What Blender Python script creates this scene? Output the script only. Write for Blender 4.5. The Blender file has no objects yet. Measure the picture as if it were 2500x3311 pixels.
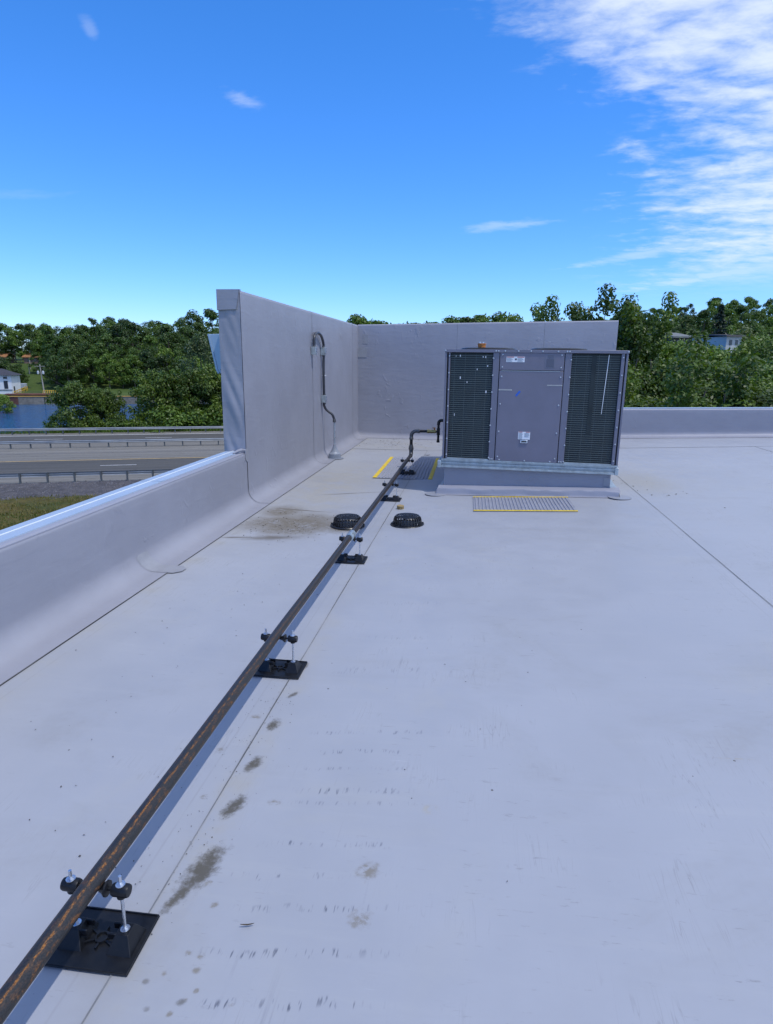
import bpy, bmesh, math, random
import numpy as np
from mathutils import Vector, Matrix
random.seed(7); rng = np.random.default_rng(7)
S = bpy.context.scene
COL = S.collection
R = math.radians
# ------------------------------------------------------------------ camera
F_PX, CAM_H = 2016.0, 1.6
PITCH, ROLL, YAW = math.atan(490/F_PX), math.atan(95/8295.), math.atan(300/math.hypot(F_PX, 490))
FW = np.array([-math.sin(YAW)*math.cos(PITCH), math.cos(YAW)*math.cos(PITCH), -math.sin(PITCH)])
_r0 = np.array([math.cos(YAW), math.sin(YAW), 0.]); _u0 = np.cross(_r0, FW)
RT = _r0*math.cos(ROLL) + _u0*math.sin(ROLL); UP = -_r0*math.sin(ROLL) + _u0*math.cos(ROLL)
cam_d = bpy.data.cameras.new('camera'); cam = bpy.data.objects.new('camera', cam_d); COL.objects.link(cam)
cam.matrix_world = Matrix(((RT[0], UP[0], -FW[0], 0), (RT[1], UP[1], -FW[1], 0), (RT[2], UP[2], -FW[2], CAM_H), (0, 0, 0, 1)))
cam_d.sensor_fit = 'HORIZONTAL'; cam_d.sensor_width = 36; cam_d.lens = F_PX/2500*36
cam_d.clip_start = .05; cam_d.clip_end = 3000
S.camera = cam
S.cycles.adaptive_threshold = .02; S.cycles.max_bounces = 6; S.cycles.diffuse_bounces = 3; S.cycles.glossy_bounces = 3; S.cycles.transmission_bounces = 3; S.cycles.caustics_reflective = False; S.cycles.caustics_refractive = False
# ------------------------------------------------------------------ node helpers
class NT:
    def __init__(s, tree): s.t = tree; s.n = tree.nodes; s.l = tree.links
    def new(s, typ, **kw):
        n = s.n.new(typ)
        for k, v in kw.items(): setattr(n, k, v)
        return n
    def put(s, node, key, v):
        sk = node.inputs[key]
        if hasattr(v, 'is_output') or isinstance(v, bpy.types.NodeSocket): s.l.new(v, sk)
        else: sk.default_value = v
    def m(s, op, a, b=0., c=0., clamp=False):
        n = s.new('ShaderNodeMath', operation=op, use_clamp=clamp)
        s.put(n, 0, a); s.put(n, 1, b)
        if len(n.inputs) > 2: s.put(n, 2, c)
        return n.outputs[0]
    def v(s, op, a, b=(0, 0, 0)):
        n = s.new('ShaderNodeVectorMath', operation=op); s.put(n, 0, a)
        if op != 'LENGTH': s.put(n, 1, b)
        return n.outputs['Value'] if op in ('LENGTH', 'DOT_PRODUCT') else n.outputs[0]
    def sep(s, a):
        n = s.new('ShaderNodeSeparateXYZ'); s.put(n, 0, a); return n.outputs
    def comb(s, x, y, z):
        n = s.new('ShaderNodeCombineXYZ'); s.put(n, 0, x); s.put(n, 1, y); s.put(n, 2, z); return n.outputs[0]
    def noise(s, vec, scale=5., detail=3., rough=.5, dist=0., color=False):
        n = s.new('ShaderNodeTexNoise'); s.put(n, 'Vector', vec)
        s.put(n, 'Scale', scale); s.put(n, 'Detail', detail); s.put(n, 'Roughness', rough); s.put(n, 'Distortion', dist)
        return n.outputs['Color' if color else 'Fac']
    def sm(s, x, a, b, lo=0., hi=1.):
        n = s.new('ShaderNodeMapRange', interpolation_type='SMOOTHSTEP'); s.put(n, 0, x)
        s.put(n, 1, a); s.put(n, 2, b); s.put(n, 3, lo); s.put(n, 4, hi); return n.outputs[0]
    def mix(s, f, a, b, mode='MIX'):
        n = s.new('ShaderNodeMix', data_type='RGBA', blend_type=mode)
        s.put(n, 0, f)
        for k, val in ((6, a), (7, b)):
            if not isinstance(val, bpy.types.NodeSocket): val = (*val, 1)[:4]
            s.put(n, k, val)
        return n.outputs[2]
    def mapping(s, vec, loc=(0, 0, 0), rot=(0, 0, 0), scale=(1, 1, 1), typ='POINT'):
        n = s.new('ShaderNodeMapping', vector_type=typ); s.put(n, 0, vec)
        s.put(n, 1, loc); s.put(n, 2, rot); s.put(n, 3, scale); return n.outputs[0]
    def bump(s, h, strength=.3, dist=.01):
        n = s.new('ShaderNodeBump'); s.put(n, 'Height', h); s.put(n, 'Strength', strength); s.put(n, 'Distance', dist)
        return n.outputs[0]
# ------------------------------------------------------------------ world, sun, exposure
SUN = Vector((.40, -.20, 1)).normalized()
EL = math.asin(SUN.z); AZ = math.atan2(SUN.x, SUN.y)
W = bpy.data.worlds.new('World'); S.world = W; W.use_nodes = True
w = NT(W.node_tree); w.n.clear()
sky = w.new('ShaderNodeTexSky', sky_type='NISHITA', sun_disc=False, sun_elevation=EL, sun_rotation=AZ, air_density=1.0, dust_density=.1, ozone_density=4.0)
d = w.new('ShaderNodeTexCoord').outputs['Generated']
dx, dy, dz = w.sep(d)
az = w.m('DEGREES', w.m('ARCTAN2', dx, dy)); el = w.m('DEGREES', w.m('ARCSINE', dz))
plane = w.comb(w.m('DIVIDE', dx, w.m('ADD', w.m('MAXIMUM', dz, 0.), .16)), w.m('DIVIDE', dy, w.m('ADD', w.m('MAXIMUM', dz, 0.), .16)), 0.)
st = w.mapping(plane, rot=(0, 0, R(33)), scale=(1.0, 1.75, 1))
big = w.noise(st, 1.5, 3, .55, .35); fine = w.noise(st, 6., 6, .58, .25); fluff = w.noise(w.mapping(plane, rot=(0, 0, R(20)), scale=(1., 1.3, 1)), 15., 4, .6, .3)
edge = w.m('ADD', w.m('MINIMUM', w.m('ADD', w.m('MULTIPLY', w.m('SUBTRACT', 19., el), 1.75), 10.5), 12.5), 0.)
side = w.sm(w.m('SUBTRACT', az, edge), -9., 11.)
low = w.sm(el, 4.5, 9.)
dens = w.m('ADD', w.m('MULTIPLY', side, .66), w.m('ADD', w.m('MULTIPLY', w.m('SUBTRACT', big, .5), .75), w.m('ADD', w.m('MULTIPLY', w.m('SUBTRACT', fine, .5), 1.15), w.m('MULTIPLY', w.m('SUBTRACT', fluff, .5), .45))))
cl = w.m('MULTIPLY', w.m('MULTIPLY', w.sm(dens, .16, .95), w.sm(side, .02, .3)), low)
# single wisps
def wisp(a, e, ra, re, rot, amt):
    v = w.mapping(w.comb(az, el, 0.), loc=(a, e, 0), rot=(0, 0, R(rot)), scale=(ra, re, 1), typ='TEXTURE')
    l = w.m('ADD', w.v('LENGTH', v), w.m('MULTIPLY', w.m('SUBTRACT', fine, .5), 2.4))
    return w.m('MULTIPLY', w.sm(l, 1., .1), amt)
ws = wisp(-20.1, 19.4, 1.9, .85, -8, .40)
for a in ((1.7, 11.0, 4.2, .55, 4, .34), (-31., 22.2, .6, .8, 40, .18), (13., 8.6, 7., .5, 9, .4), (-36, 11.5, 4, .4, 5, .08), (19, 6.8, 9., .55, 7, .5)):
    ws = w.m('MAXIMUM', ws, wisp(*a))
cl = w.m('MAXIMUM', cl, ws, clamp=True)
hs = w.new('ShaderNodeHueSaturation'); w.put(hs, 'Saturation', 1.22); w.put(hs, 'Hue', .508); w.put(hs, 'Value', 1.0); w.l.new(sky.outputs[0], hs.inputs['Color'])
_c = w.sep(w.v('MULTIPLY', hs.outputs[0], (.68, .97, 1.52)))
skb = w.comb(_c[0], w.m('MULTIPLY', w.m('POWER', w.m('DIVIDE', _c[1], 2.8), .84), 3.1), _c[2])
skc = w.mix(w.m('MULTIPLY', cl, .84), skb, (5.9, 6.5, 7.3))
bg = w.new('ShaderNodeBackground'); w.l.new(skc, bg.inputs[0]); bg.inputs[1].default_value = .15
w.l.new(bg.outputs[0], w.new('ShaderNodeOutputWorld').inputs[0])
sd = bpy.data.lights.new('sun', 'SUN'); sd.energy = 2.5; sd.angle = R(.8); sd.color = (1., .965, .91)
so = bpy.data.objects.new('sun', sd); COL.objects.link(so); so.rotation_euler = (-SUN).to_track_quat('-Z', 'Y').to_euler(); so.location = (10, -8, 30)
S.view_settings.view_transform = 'Standard'; S.view_settings.look = 'None'; S.view_settings.exposure = 0; S.view_settings.gamma = 1
# ------------------------------------------------------------------ pixel -> place
def ray(px, py): return FW*F_PX + RT*(px-1250) - UP*(py-1655.5)
def onz(px, py, z=0.):
    q = ray(px, py); t = (z-CAM_H)/q[2]; return np.array([0, 0, CAM_H]) + t*q
def onx(px, py, x): q = ray(px, py); return np.array([0, 0, CAM_H]) + x/q[0]*q
def ony(px, py, y): q = ray(px, py); return np.array([0, 0, CAM_H]) + y/q[1]*q
SL, VX = .036, -.9
def roofz(x): return SL*max(0., x-VX)
def onroof(px, py):
    p = onz(px, py, 0)
    for i in range(25): p = onz(px, py, roofz(p[0]))
    return p
RA = R(68.6); DT = np.array([math.sin(RA), math.cos(RA)]); DN = np.array([-DT[1], DT[0]])
def tn(t, n, z=0.): return (DT[0]*t+DN[0]*n, DT[1]*t+DN[1]*n, z)
def pix_n(px, n):                       # along a picture column to the line n metres out
    q = ray(px, 1200)[:2]; s = n/(q@DN); p = q*s; return p
# ------------------------------------------------------------------ mesh helpers
class MB:
    def __init__(s): s.v = []; s.f = []
    def add(s, vs, fs):
        o = len(s.v); s.v += [tuple(p) for p in vs]; s.f += [tuple(i+o for i in f) for f in fs]; return s
    def box(s, x0, x1, y0, y1, z0, z1, M=None):
        vs = [Vector((x, y, z)) for z in (z0, z1) for y in (y0, y1) for x in (x0, x1)]
        if M is not None: vs = [M @ p for p in vs]
        return s.add(vs, [(0, 2, 3, 1), (4, 5, 7, 6), (0, 1, 5, 4), (2, 6, 7, 3), (0, 4, 6, 2), (1, 3, 7, 5)])
    def tube(s, pts, rad, seg=12, caps=True):
        pts = [Vector(p) for p in pts]; n = len(pts)
        if not hasattr(rad, '__len__'): rad = [rad]*n
        o = len(s.v); ref = None
        for i, p in enumerate(pts):
            t = (pts[min(i+1, n-1)] - pts[max(i-1, 0)]).normalized()
            if ref is None: ref = t.orthogonal().normalized()
            else: ref = (ref - t*ref.dot(t)).normalized()
            b = t.cross(ref)
            for k in range(seg):
                a = 2*math.pi*k/seg; s.v.append(tuple(p + (ref*math.cos(a)+b*math.sin(a))*rad[i]))
        for i in range(n-1):
            for k in range(seg):
                a, b = o+i*seg+k, o+i*seg+(k+1) % seg; s.f.append((a, b, b+seg, a+seg))
        if caps: s.f.append(tuple(o+k for k in reversed(range(seg)))); s.f.append(tuple(o+(n-1)*seg+k for k in range(seg)))
        return s
    def lathe(s, prof, seg=24, c=(0, 0, 0), M=None, caps=True):   # prof: (r,z)
        o = len(s.v)
        for r, z in prof:
            for k in range(seg):
                a = 2*math.pi*k/seg; p = Vector((r*math.cos(a), r*math.sin(a), z))
                if M is not None: p = M @ p
                s.v.append(tuple(p+Vector(c)))
        for i in range(len(prof)-1):
            for k in range(seg):
                a, b = o+i*seg+k, o+i*seg+(k+1) % seg; s.f.append((a, b, b+seg, a+seg))
        if caps: s.f.append(tuple(o+k for k in reversed(range(seg)))); s.f.append(tuple(o+(len(prof)-1)*seg+k for k in range(seg)))
        return s
    def prism(s, poly, y0, y1, axis='y'):     # polygon in the plane across the axis
        n = len(poly); f = {'y': lambda p, t: (p[0], t, p[1]), 'x': lambda p, t: (t, p[0], p[1]), 'z': lambda p, t: (p[0], p[1], t)}[axis]
        vs = [f(p, y0) for p in poly]+[f(p, y1) for p in poly]
        fs = [tuple(range(n)), tuple(reversed(range(n, 2*n)))]+[(i, i+n, (i+1) % n+n, (i+1) % n) for i in range(n)]
        return s.add(vs, fs)
    def mesh(s, name, smooth=False, fix=True):
        me = bpy.data.meshes.new(name); me.from_pydata(s.v, [], s.f)
        if fix:
            bm = bmesh.new(); bm.from_mesh(me); bmesh.ops.recalc_face_normals(bm, faces=bm.faces); bm.to_mesh(me); bm.free()
        if smooth: me.shade_smooth(); me.set_sharp_from_angle(angle=R(38))
        return me
    def obj(s, name, mat, parent=None, smooth=False, bevel=0, seg=2, fix=True):
        me = s.mesh(name, smooth, fix); o = bpy.data.objects.new(name, me); COL.objects.link(o)
        me.materials.append(mat)
        if parent: o.parent = parent
        if bevel:
            b = o.modifiers.new('bevel', 'BEVEL'); b.width = bevel; b.segments = seg; b.limit_method = 'ANGLE'; b.angle_limit = R(40)
            me.shade_smooth(); me.set_sharp_from_angle(angle=R(50))
        return o
def sheet(nu, nv, fn):
    b = MB(); b.v = [tuple(fn(i/nu, j/nv)) for j in range(nv+1) for i in range(nu+1)]
    b.f = [(j*(nu+1)+i, j*(nu+1)+i+1, (j+1)*(nu+1)+i+1, (j+1)*(nu+1)+i) for j in range(nv) for i in range(nu)]
    return b
def empty(name, loc=(0, 0, 0), rz=0):
    o = bpy.data.objects.new(name, None); COL.objects.link(o); o.location = loc; o.rotation_euler = (0, 0, rz); o.empty_display_size = .1; return o
def tag(o, label=None, cat=None, group=None, kind=None):
    for k, x in (('label', label), ('category', cat), ('group', group), ('kind', kind)):
        if x: o[k] = x
    return o
def copy_tree(o, parent=None):
    c = o.copy(); COL.objects.link(c); c.parent = parent
    for ch in o.children: copy_tree(ch, c)
    return c
def inst(me, name, parent, loc=(0, 0, 0), rot=(0, 0, 0), scale=(1, 1, 1)):
    o = bpy.data.objects.new(name, me); COL.objects.link(o); o.parent = parent; o.location = loc; o.rotation_euler = rot; o.scale = scale; return o
# ------------------------------------------------------------------ materials
def pbr(name, col, rough=.6, metal=0., spec=.5, var=.0, vscale=8., bump=0., bscale=40., bdist=.002, coat=0.):
    mt = bpy.data.materials.new(name); mt.use_nodes = True; t = NT(mt.node_tree)
    b = t.n['Principled BSDF']; b.inputs['Roughness'].default_value = rough; b.inputs['Metallic'].default_value = metal
    b.inputs['Specular IOR Level'].default_value = spec; b.inputs['Coat Weight'].default_value = coat
    pos = t.new('ShaderNodeTexCoord').outputs['Object']
    if var:
        n = t.noise(pos, vscale, 5, .6); k = t.sm(n, .3, .7, 1-var, 1+var)
        c = t.v('MULTIPLY', tuple(col), t.comb(k, k, k)); t.l.new(c, b.inputs['Base Color'])
        t.put(b, 'Roughness', t.sm(n, .3, .7, max(0, rough-.08), min(1, rough+.08)))
    else: b.inputs['Base Color'].default_value = (*col, 1)
    if bump: t.l.new(t.bump(t.noise(pos, bscale, 4, .6), bump, bdist), b.inputs['Normal'])
    return mt
MEM = (.350, .362, .395)
def membrane_wall(name, amt=1.):
    mt = bpy.data.materials.new(name); mt.use_nodes = True; t = NT(mt.node_tree); b = t.n['Principled BSDF']
    P = t.new('ShaderNodeNewGeometry').outputs['Position']
    n1 = t.noise(P, 1.7, 4, .6); k = t.sm(n1, .3, .7, .95, 1.04)
    c = t.v('MULTIPLY', (MEM[0]*.845, MEM[1]*.835, MEM[2]*.885), t.comb(k, k, k))
    dirt = t.m('MULTIPLY', t.sm(t.noise(P, 9., 6, .7), .60, .8), .25)
    c = t.mix(dirt, c, (.27, .275, .28)); t.l.new(c, b.inputs['Base Color'])
    b.inputs['Roughness'].default_value = .48; b.inputs['Specular IOR Level'].default_value = .35
    bub = t.sm(t.noise(t.mapping(P, scale=(1, 1, .8)), 6.5, 2, .45, .6), .60, .74)
    wr = t.noise(t.mapping(P, rot=(.25, .2, .2), scale=(1.2, 1.2, 4.5)), 2.4, 3, .5, .8)
    big = t.noise(P, 2.2, 2, .5)
    area = t.sm(t.noise(P, .9, 2, .5), .38, .62)
    h = t.m('ADD', t.m('MULTIPLY', t.m('MULTIPLY', bub, area), .55*amt), t.m('ADD', t.m('MULTIPLY', wr, .45*amt), t.m('MULTIPLY', big, .9*amt)))
    h = t.m('ADD', h, t.m('MULTIPLY', t.noise(P, 90., 3, .6), .02))
    t.l.new(t.bump(h, .55, .022), b.inputs['Normal'])
    return mt
M = {}
M['wall'] = membrane_wall('membrane_wall', .48); M['wallrough'] = membrane_wall('membrane_wall_wrinkled', .65)
# roof membrane with dirt
def roof_mat():
    mt = bpy.data.materials.new('membrane_roof'); mt.use_nodes = True; t = NT(mt.node_tree); b = t.n['Principled BSDF']
    P = t.new('ShaderNodeNewGeometry').outputs['Position']
    x, y, z = t.sep(P)
    n_big = t.noise(P, .55, 4, .55); n_mid = t.noise(P, 3.2, 5, .62); n_fin = t.noise(P, 26., 4, .7); n_grit = t.noise(P, 160., 3, .6)
    k = t.m('ADD', t.sm(n_big, .3, .7, .955, 1.035), t.sm(n_mid, .3, .7, -.022, .022))
    c = t.v('MULTIPLY', MEM, t.comb(k, k, k))
    streak = t.noise(t.mapping(P, rot=(0, 0, .06), scale=(.6, 7., 1)), 2.2, 5, .65)
    c = t.mix(t.m('MULTIPLY', t.sm(streak, .5, .8), .14), c, (.45, .455, .45))
    pale = t.sm(t.noise(t.mapping(P, rot=(0, 0, .9)), 1.1, 4, .7, .7), .56, .72)
    c = t.mix(t.m('MULTIPLY', pale, .25), c, (.40, .395, .37))
    # tan dust film over the roof behind the drains and along the wall
    def ell(cx, cy, ax, ay, rot, soft=.35, jit=.8, sc=None):
        v = t.mapping(P, loc=(cx, cy, 0), rot=(0, 0, R(rot)), scale=(ax, ay, 1e4), typ='TEXTURE')
        l = t.v('LENGTH', v)
        l = t.m('ADD', l, t.m('MULTIPLY', t.m('SUBTRACT', n_mid if sc is None else sc, .5), jit))
        return t.sm(l, 1., soft)
    film = t.m('MAXIMUM', ell(-1.8, 7.6, .85, 3.4, 0, .0, 1.0), t.m('MULTIPLY', ell(-1.3, 11.9, 1.5, 1.6, 0, .0, 1.2), .8))
    along = t.m('MULTIPLY', t.sm(t.m('ABSOLUTE', t.m('ADD', x, 2.28)), .22, .0), t.sm(n_mid, .42, .72))
    film = t.m('MAXIMUM', t.m('MULTIPLY', film, t.sm(n_mid, .3, .62)), t.m('MULTIPLY', along, .75))
    film = t.m('MAXIMUM', film, t.m('MULTIPLY', ell(2.15, 8.3, .55, 1.1, 0, .0, 1.3), .8))
    c = t.mix(t.m('MULTIPLY', film, .70), c, (.35, .325, .265))
    # brown silt round the left drain
    silt = t.m('MAXIMUM', t.m('MAXIMUM', ell(-1.75, 5.85, .80, .66, 15, .25, 1.1), ell(-2.05, 6.3, .34, .42, 0, .1, 1.1)), ell(-1.27, 5.80, .26, .24, 0, .3, .7))
    silt = t.m('MULTIPLY', silt, t.sm(t.m('ADD', t.m('MULTIPLY', n_fin, .6), t.m('MULTIPLY', n_mid, .5)), .30, .58))
    c = t.mix(t.m('MULTIPLY', silt, .95), c, (.17, .145, .105))
    arc = t.m('MAXIMUM', ell(-1.80, 5.33, .42, .11, 15, .1, .9), ell(-2.13, 5.28, .26, .035, 12, .1, 1.))
    arc = t.m('MAXIMUM', arc, ell(-1.85, 6.42, .42, .035, -6, .1, 1.)); arc = t.m('MAXIMUM', arc, ell(-1.5, 7.4, .6, .03, 25, .1, 1.2))
    c = t.mix(t.m('MULTIPLY', arc, .78), c, (.11, .092, .066))
    # dried puddles along the seam
    pud = None; n_pud = t.noise(P, 34., 5, .72)
    for (px, py, ax, ay, rot, s) in ((-.813, 1.575, .060, .135, -12, 1.), (-.838, 1.465, .026, .10, -22, 1.), (-.823, 1.865, .040, .085, -18, 1.), (-.837, 2.114, .036, .066, -10, 1.), (-.846, 2.399, .036, .06, -5, 1.), (-.837, 2.659, .02, .05, -30, .9), (-.86, 2.96, .022, .05, 0, .6), (-.68, 1.16, .018, .012, 10, .7), (-.80, 1.2, .013, .011, 0, .6), (-.76, 1.13, .012, .010, 0, .5)):
        e = t.m('MULTIPLY', ell(px, py, ax, ay, rot, .3, 1.5, n_pud), s)
        pud = e if pud is None else t.m('MAXIMUM', pud, e)
    dr = None
    for (zx, zy, rr) in ((270, 1870, .014), (270, 2000, .010), (500, 2080, .012), (100, 2150, .011), (300, 1780, .016), (220, 1760, .014), (385, 1450, .016), (60, 1890, .012), (345, 1310, .02), (1320, 1540, .045), (1380, 1230, .05), (200, 2060, .008), (770, 790, .03), (410, 455, .03), (650, 235, .03), (320, 750, .02)):
        q = onroof(500+.502*zx, 2200+.502*zy); e = ell(q[0], q[1], rr, rr*.9, 20, .2, 1.6, n_pud); dr = e if dr is None else t.m('MAXIMUM', dr, e)
    c = t.mix(t.m('MULTIPLY', t.m('MULTIPLY', dr, t.sm(n_fin, .38, .58)), .75), c, (.19, .165, .12))
    pud = t.m('MULTIPLY', pud, t.sm(n_fin, .12, .5))
    halo = t.m('MULTIPLY', t.sm(t.m('ABSOLUTE', t.m('ADD', x, .855)), .11, .02), t.m('MULTIPLY', t.sm(n_mid, .42, .7), t.sm(y, 5.8, 1.)))
    c = t.mix(t.m('MULTIPLY', halo, .65), c, (.36, .34, .295))
    c = t.mix(t.m('MULTIPLY', pud, .92), c, (.085, .074, .052))
    # rows of grey scuff ticks left by a roller
    tick = t.noise(t.mapping(P, scale=(1, .14, 1)), 105., 2, .5)
    tmask = t.sm(tick, .54, .68); rows = None; jog = t.m('MULTIPLY', t.m('SUBTRACT', t.noise(t.mapping(P, scale=(1, .3, 1)), 11., 2), .5), .05)
    for (yy, hw, s) in ((3.9, .05, .35), (3.35, .05, .4), (2.95, .06, .5), (2.38, .020, .9), (2.24, .020, .9), (2.13, .014, .5), (2.0, .024, 1.), (1.93, .016, .5), (1.72, .017, 1.), (1.59, .017, 1.), (1.47, .017, 1.1), (1.325, .019, 1.1), (1.185, .017, 1.2), (1.10, .015, .8)):
        q = t.m('MULTIPLY', t.sm(t.m('ABSOLUTE', t.m('SUBTRACT', t.m('ADD', t.m('SUBTRACT', y, t.m('MULTIPLY', x, .12)), jog), yy+.055)), hw, hw*.25), s)
        rows = q if rows is None else t.m('MAXIMUM', rows, q)
    xj = t.m('ADD', x, t.m('MULTIPLY', t.m('SUBTRACT', t.noise(t.comb(0., y, 0.), 6., 2), .5), .35)); span = t.m('MULTIPLY', t.sm(xj, -.70, -.58), t.sm(xj, -.12, -.34))
    sc = t.m('MULTIPLY', t.m('MULTIPLY', rows, tmask), t.m('MULTIPLY', span, t.sm(t.noise(P, 9., 2), .30, .55)))
    longt = t.m('MULTIPLY', t.m('MULTIPLY', t.sm(t.noise(t.mapping(P, scale=(1, .02, 1)), 60., 2), .62, .74), span), t.m('MULTIPLY', t.sm(y, 4.4, 3.), t.sm(n_mid, .45, .7)))
    c = t.mix(t.m('MULTIPLY', t.m('MAXIMUM', sc, t.m('MULTIPLY', longt, .45)), .75), c, (.10, .11, .14))
    # scattered scuffs, specks
    sc2 = t.m('MULTIPLY', t.sm(t.noise(t.mapping(P, rot=(0, 0, .15), scale=(1, 5., 1)), 9., 4, .75), .61, .72), t.sm(t.noise(P, .8, 2), .40, .60))
    c = t.mix(t.m('MULTIPLY', sc2, .5), c, (.18, .18, .18))
    vor = t.new('ShaderNodeTexVoronoi', feature='F1'); t.put(vor, 'Vector', t.mapping(P, scale=(1, 1, 0.))); t.put(vor, 'Scale', 7.5)
    rr = t.sep(vor.outputs['Color'])
    sp = t.m('MULTIPLY', t.m('LESS_THAN', vor.outputs['Distance'], t.m('MULTIPLY', rr[0], .045)), t.m('GREATER_THAN', rr[1], .45))
    c = t.mix(t.m('MULTIPLY', sp, .8), c, (.07, .065, .055))
    vor2 = t.new('ShaderNodeTexVoronoi', feature='F1'); t.put(vor2, 'Vector', t.v('ADD', t.mapping(P, scale=(1, 1, 0.)), t.v('SCALE', t.noise(P, 30., 3, .6, color=True)))); t.put(vor2, 'Scale', 2.6)
    r2 = t.sep(vor2.outputs['Color'])
    blot = t.m('MULTIPLY', t.sm(vor2.outputs['Distance'], t.m('MULTIPLY', r2[0], .07), t.m('MULTIPLY', r2[0], .02)), t.m('MULTIPLY', t.m('GREATER_THAN', r2[1], .62), t.sm(n_fin, .35, .65)))
    c = t.mix(t.m('MULTIPLY', blot, .5), c, (.28, .25, .20))
    for (sx_, sy_, an, sd_) in ((7., .5, .35, 3.1), (6., .45, -.7, 8.4), (9., .4, 1.15, 5.2)):
        ln = t.noise(t.v('ADD', t.mapping(P, rot=(0, 0, an), scale=(sx_, sy_, 1)), (sd_, sd_*2, 0.)), 3.2, 2, .5)
        c = t.mix(t.m('MULTIPLY', t.m('MULTIPLY', t.sm(t.m('ABSOLUTE', t.m('SUBTRACT', ln, .5)), .008, .0), t.sm(n_mid, .5, .62)), t.m('MULTIPLY', t.sm(n_big, .42, .56), .34)), c, (.20, .20, .21))
    wsc = t.m('MULTIPLY', t.sm(t.noise(t.mapping(P, rot=(0, 0, -.1), scale=(.35, 6., 1)), 16., 3, .6), .68, .78), t.sm(n_mid, .45, .65))
    c = t.mix(t.m('MULTIPLY', wsc, .4), c, (.50, .51, .54))
    yst = t.m('MAXIMUM', ell(*onroof(2375, 2454)[:2], .10, .006, 2, .1, .5), ell(*onroof(1395, 2618)[:2], .05, .035, 0, .1, 1.2))
    c = t.mix(t.m('MULTIPLY', t.m('MULTIPLY', yst, t.sm(n_fin, .4, .6)), .55), c, (.40, .33, .16))
    grime = t.m('MULTIPLY', t.sm(t.noise(t.mapping(P, rot=(0, 0, .5), scale=(1, 1.6, 1)), .75, 5, .68, .9), .50, .74), t.sm(n_fin, .3, .7, .5, 1.))
    c = t.mix(t.m('MULTIPLY', grime, .26), c, (.235, .225, .205))
    for lx in (-2.21, -.99, 1.82, 4.72):
        c = t.mix(t.m('MULTIPLY', t.sm(t.m('ABSOLUTE', t.m('SUBTRACT', x, lx)), .006, .001), t.sm(n_mid, .35, .6, .05, .3)), c, (.25, .25, .26))
    t.l.new(c, b.inputs['Base Color'])
    t.put(b, 'Roughness', t.sm(n_mid, .3, .7, .42, .56)); b.inputs['Specular IOR Level'].default_value = .38
    h = t.m('ADD', t.m('MULTIPLY', n_big, 1.), t.m('ADD', t.m('MULTIPLY', n_mid, .12), t.m('MULTIPLY', n_grit, .008)))
    t.l.new(t.bump(h, .35, .02), b.inputs['Normal'])
    return mt
M['roof'] = roof_mat()
M['seam'] = pbr('seam_sealant', (.155, .16, .17), .7, var=.25, vscale=6)
M['seampale'] = pbr('seam_sealant_pale', (.20, .205, .215), .7, var=.3, vscale=5)
M['patch'] = pbr('membrane_patch', (.285, .293, .325), .42, var=.06, vscale=14)
M['coping'] = pbr('coping_metal', (.34, .42, .53), .5, .0, .5, var=.04, vscale=2)
M['hem'] = pbr('coping_hem', (.70, .74, .76), .45, .0)
M['timber'] = pbr('raw_timber', (.42, .27, .10), .8, var=.2, vscale=20)
M['acpaint'] = pbr('unit_paint', (.180, .176, .224), .50, .0, .4, var=.06, vscale=3, bump=.06, bscale=160, bdist=.0008)
M['acpost'] = pbr('unit_post_paint', (.172, .172, .220), .42, .1, .45, var=.05, vscale=5)
M['galv'] = pbr('galvanized_steel', (.40, .455, .48), .36, .5, .5, var=.16, vscale=14)
M['zinc'] = pbr('zinc_plate', (.62, .66, .72), .28, .9, .5, var=.1, vscale=60)
M['screw'] = pbr('screw_zinc', (.55, .58, .62), .3, .6)
M['coil'] = pbr('coil_fins', (.020, .029, .031), .5, .1, .4, var=.30, vscale=6)
M['wire'] = pbr('coil_wire', (.15, .18, .18), .45, .3)
M['blackgap'] = pbr('dark_gap', (.015, .016, .018), .8)
M['white'] = pbr('white_label', (.80, .82, .84), .5)
M['red'] = pbr('label_red', (.45, .05, .04), .5)
M['ink'] = pbr('label_ink', (.16, .17, .20), .6)
M['tape'] = pbr('masking_tape', (.42, .42, .40), .7, var=.12, vscale=40)
M['blue'] = pbr('blue_tag', (.03, .13, .55), .35)
M['print'] = pbr('grey_print', (.10, .11, .15), .6)
M['orange'] = pbr('orange_plastic', (.50, .17, .03), .55, var=.25, vscale=40)
M['yellow'] = pbr('yellow_strip', (.74, .52, .03), .6, var=.12, vscale=20)
M['mat'] = pbr('walk_pad', (.27, .285, .335), .7, var=.1, vscale=7)
M['matdark'] = pbr('walk_pad_ribs', (.30, .31, .36), .65, var=.08, vscale=12)
M['plastic'] = pbr('black_plastic', (.009, .010, .013), .38, 0, .35, var=.2, vscale=30)
M['castiron'] = pbr('black_cast_drain', (.018, .018, .02), .38, 0, .5, var=.3, vscale=20)
M['brass'] = pbr('brass', (.45, .33, .12), .35, .8, var=.1, vscale=30)
M['blackpipe'] = pbr('black_fitting', (.022, .021, .021), .45, .3, .5, var=.3, vscale=20)
M['iron'] = pbr('grey_malleable_iron', (.11, .115, .125), .40, .6, .5, var=.25, vscale=30)
M['conduit'] = pbr('black_flex_conduit', (.035, .038, .05), .35, 0, .6)
M['steel'] = pbr('steel_conduit', (.50, .55, .60), .3, .8, var=.1, vscale=10)
M['boot'] = pbr('grey_pipe_boot', (.25, .28, .335), .4, 0, .5, var=.05, vscale=20)
M['bark'] = pbr('twig_bark', (.07, .055, .04), .9)
M['tan'] = pbr('tan_bristle', (.33, .24, .11), .8, var=.3, vscale=90)
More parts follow.
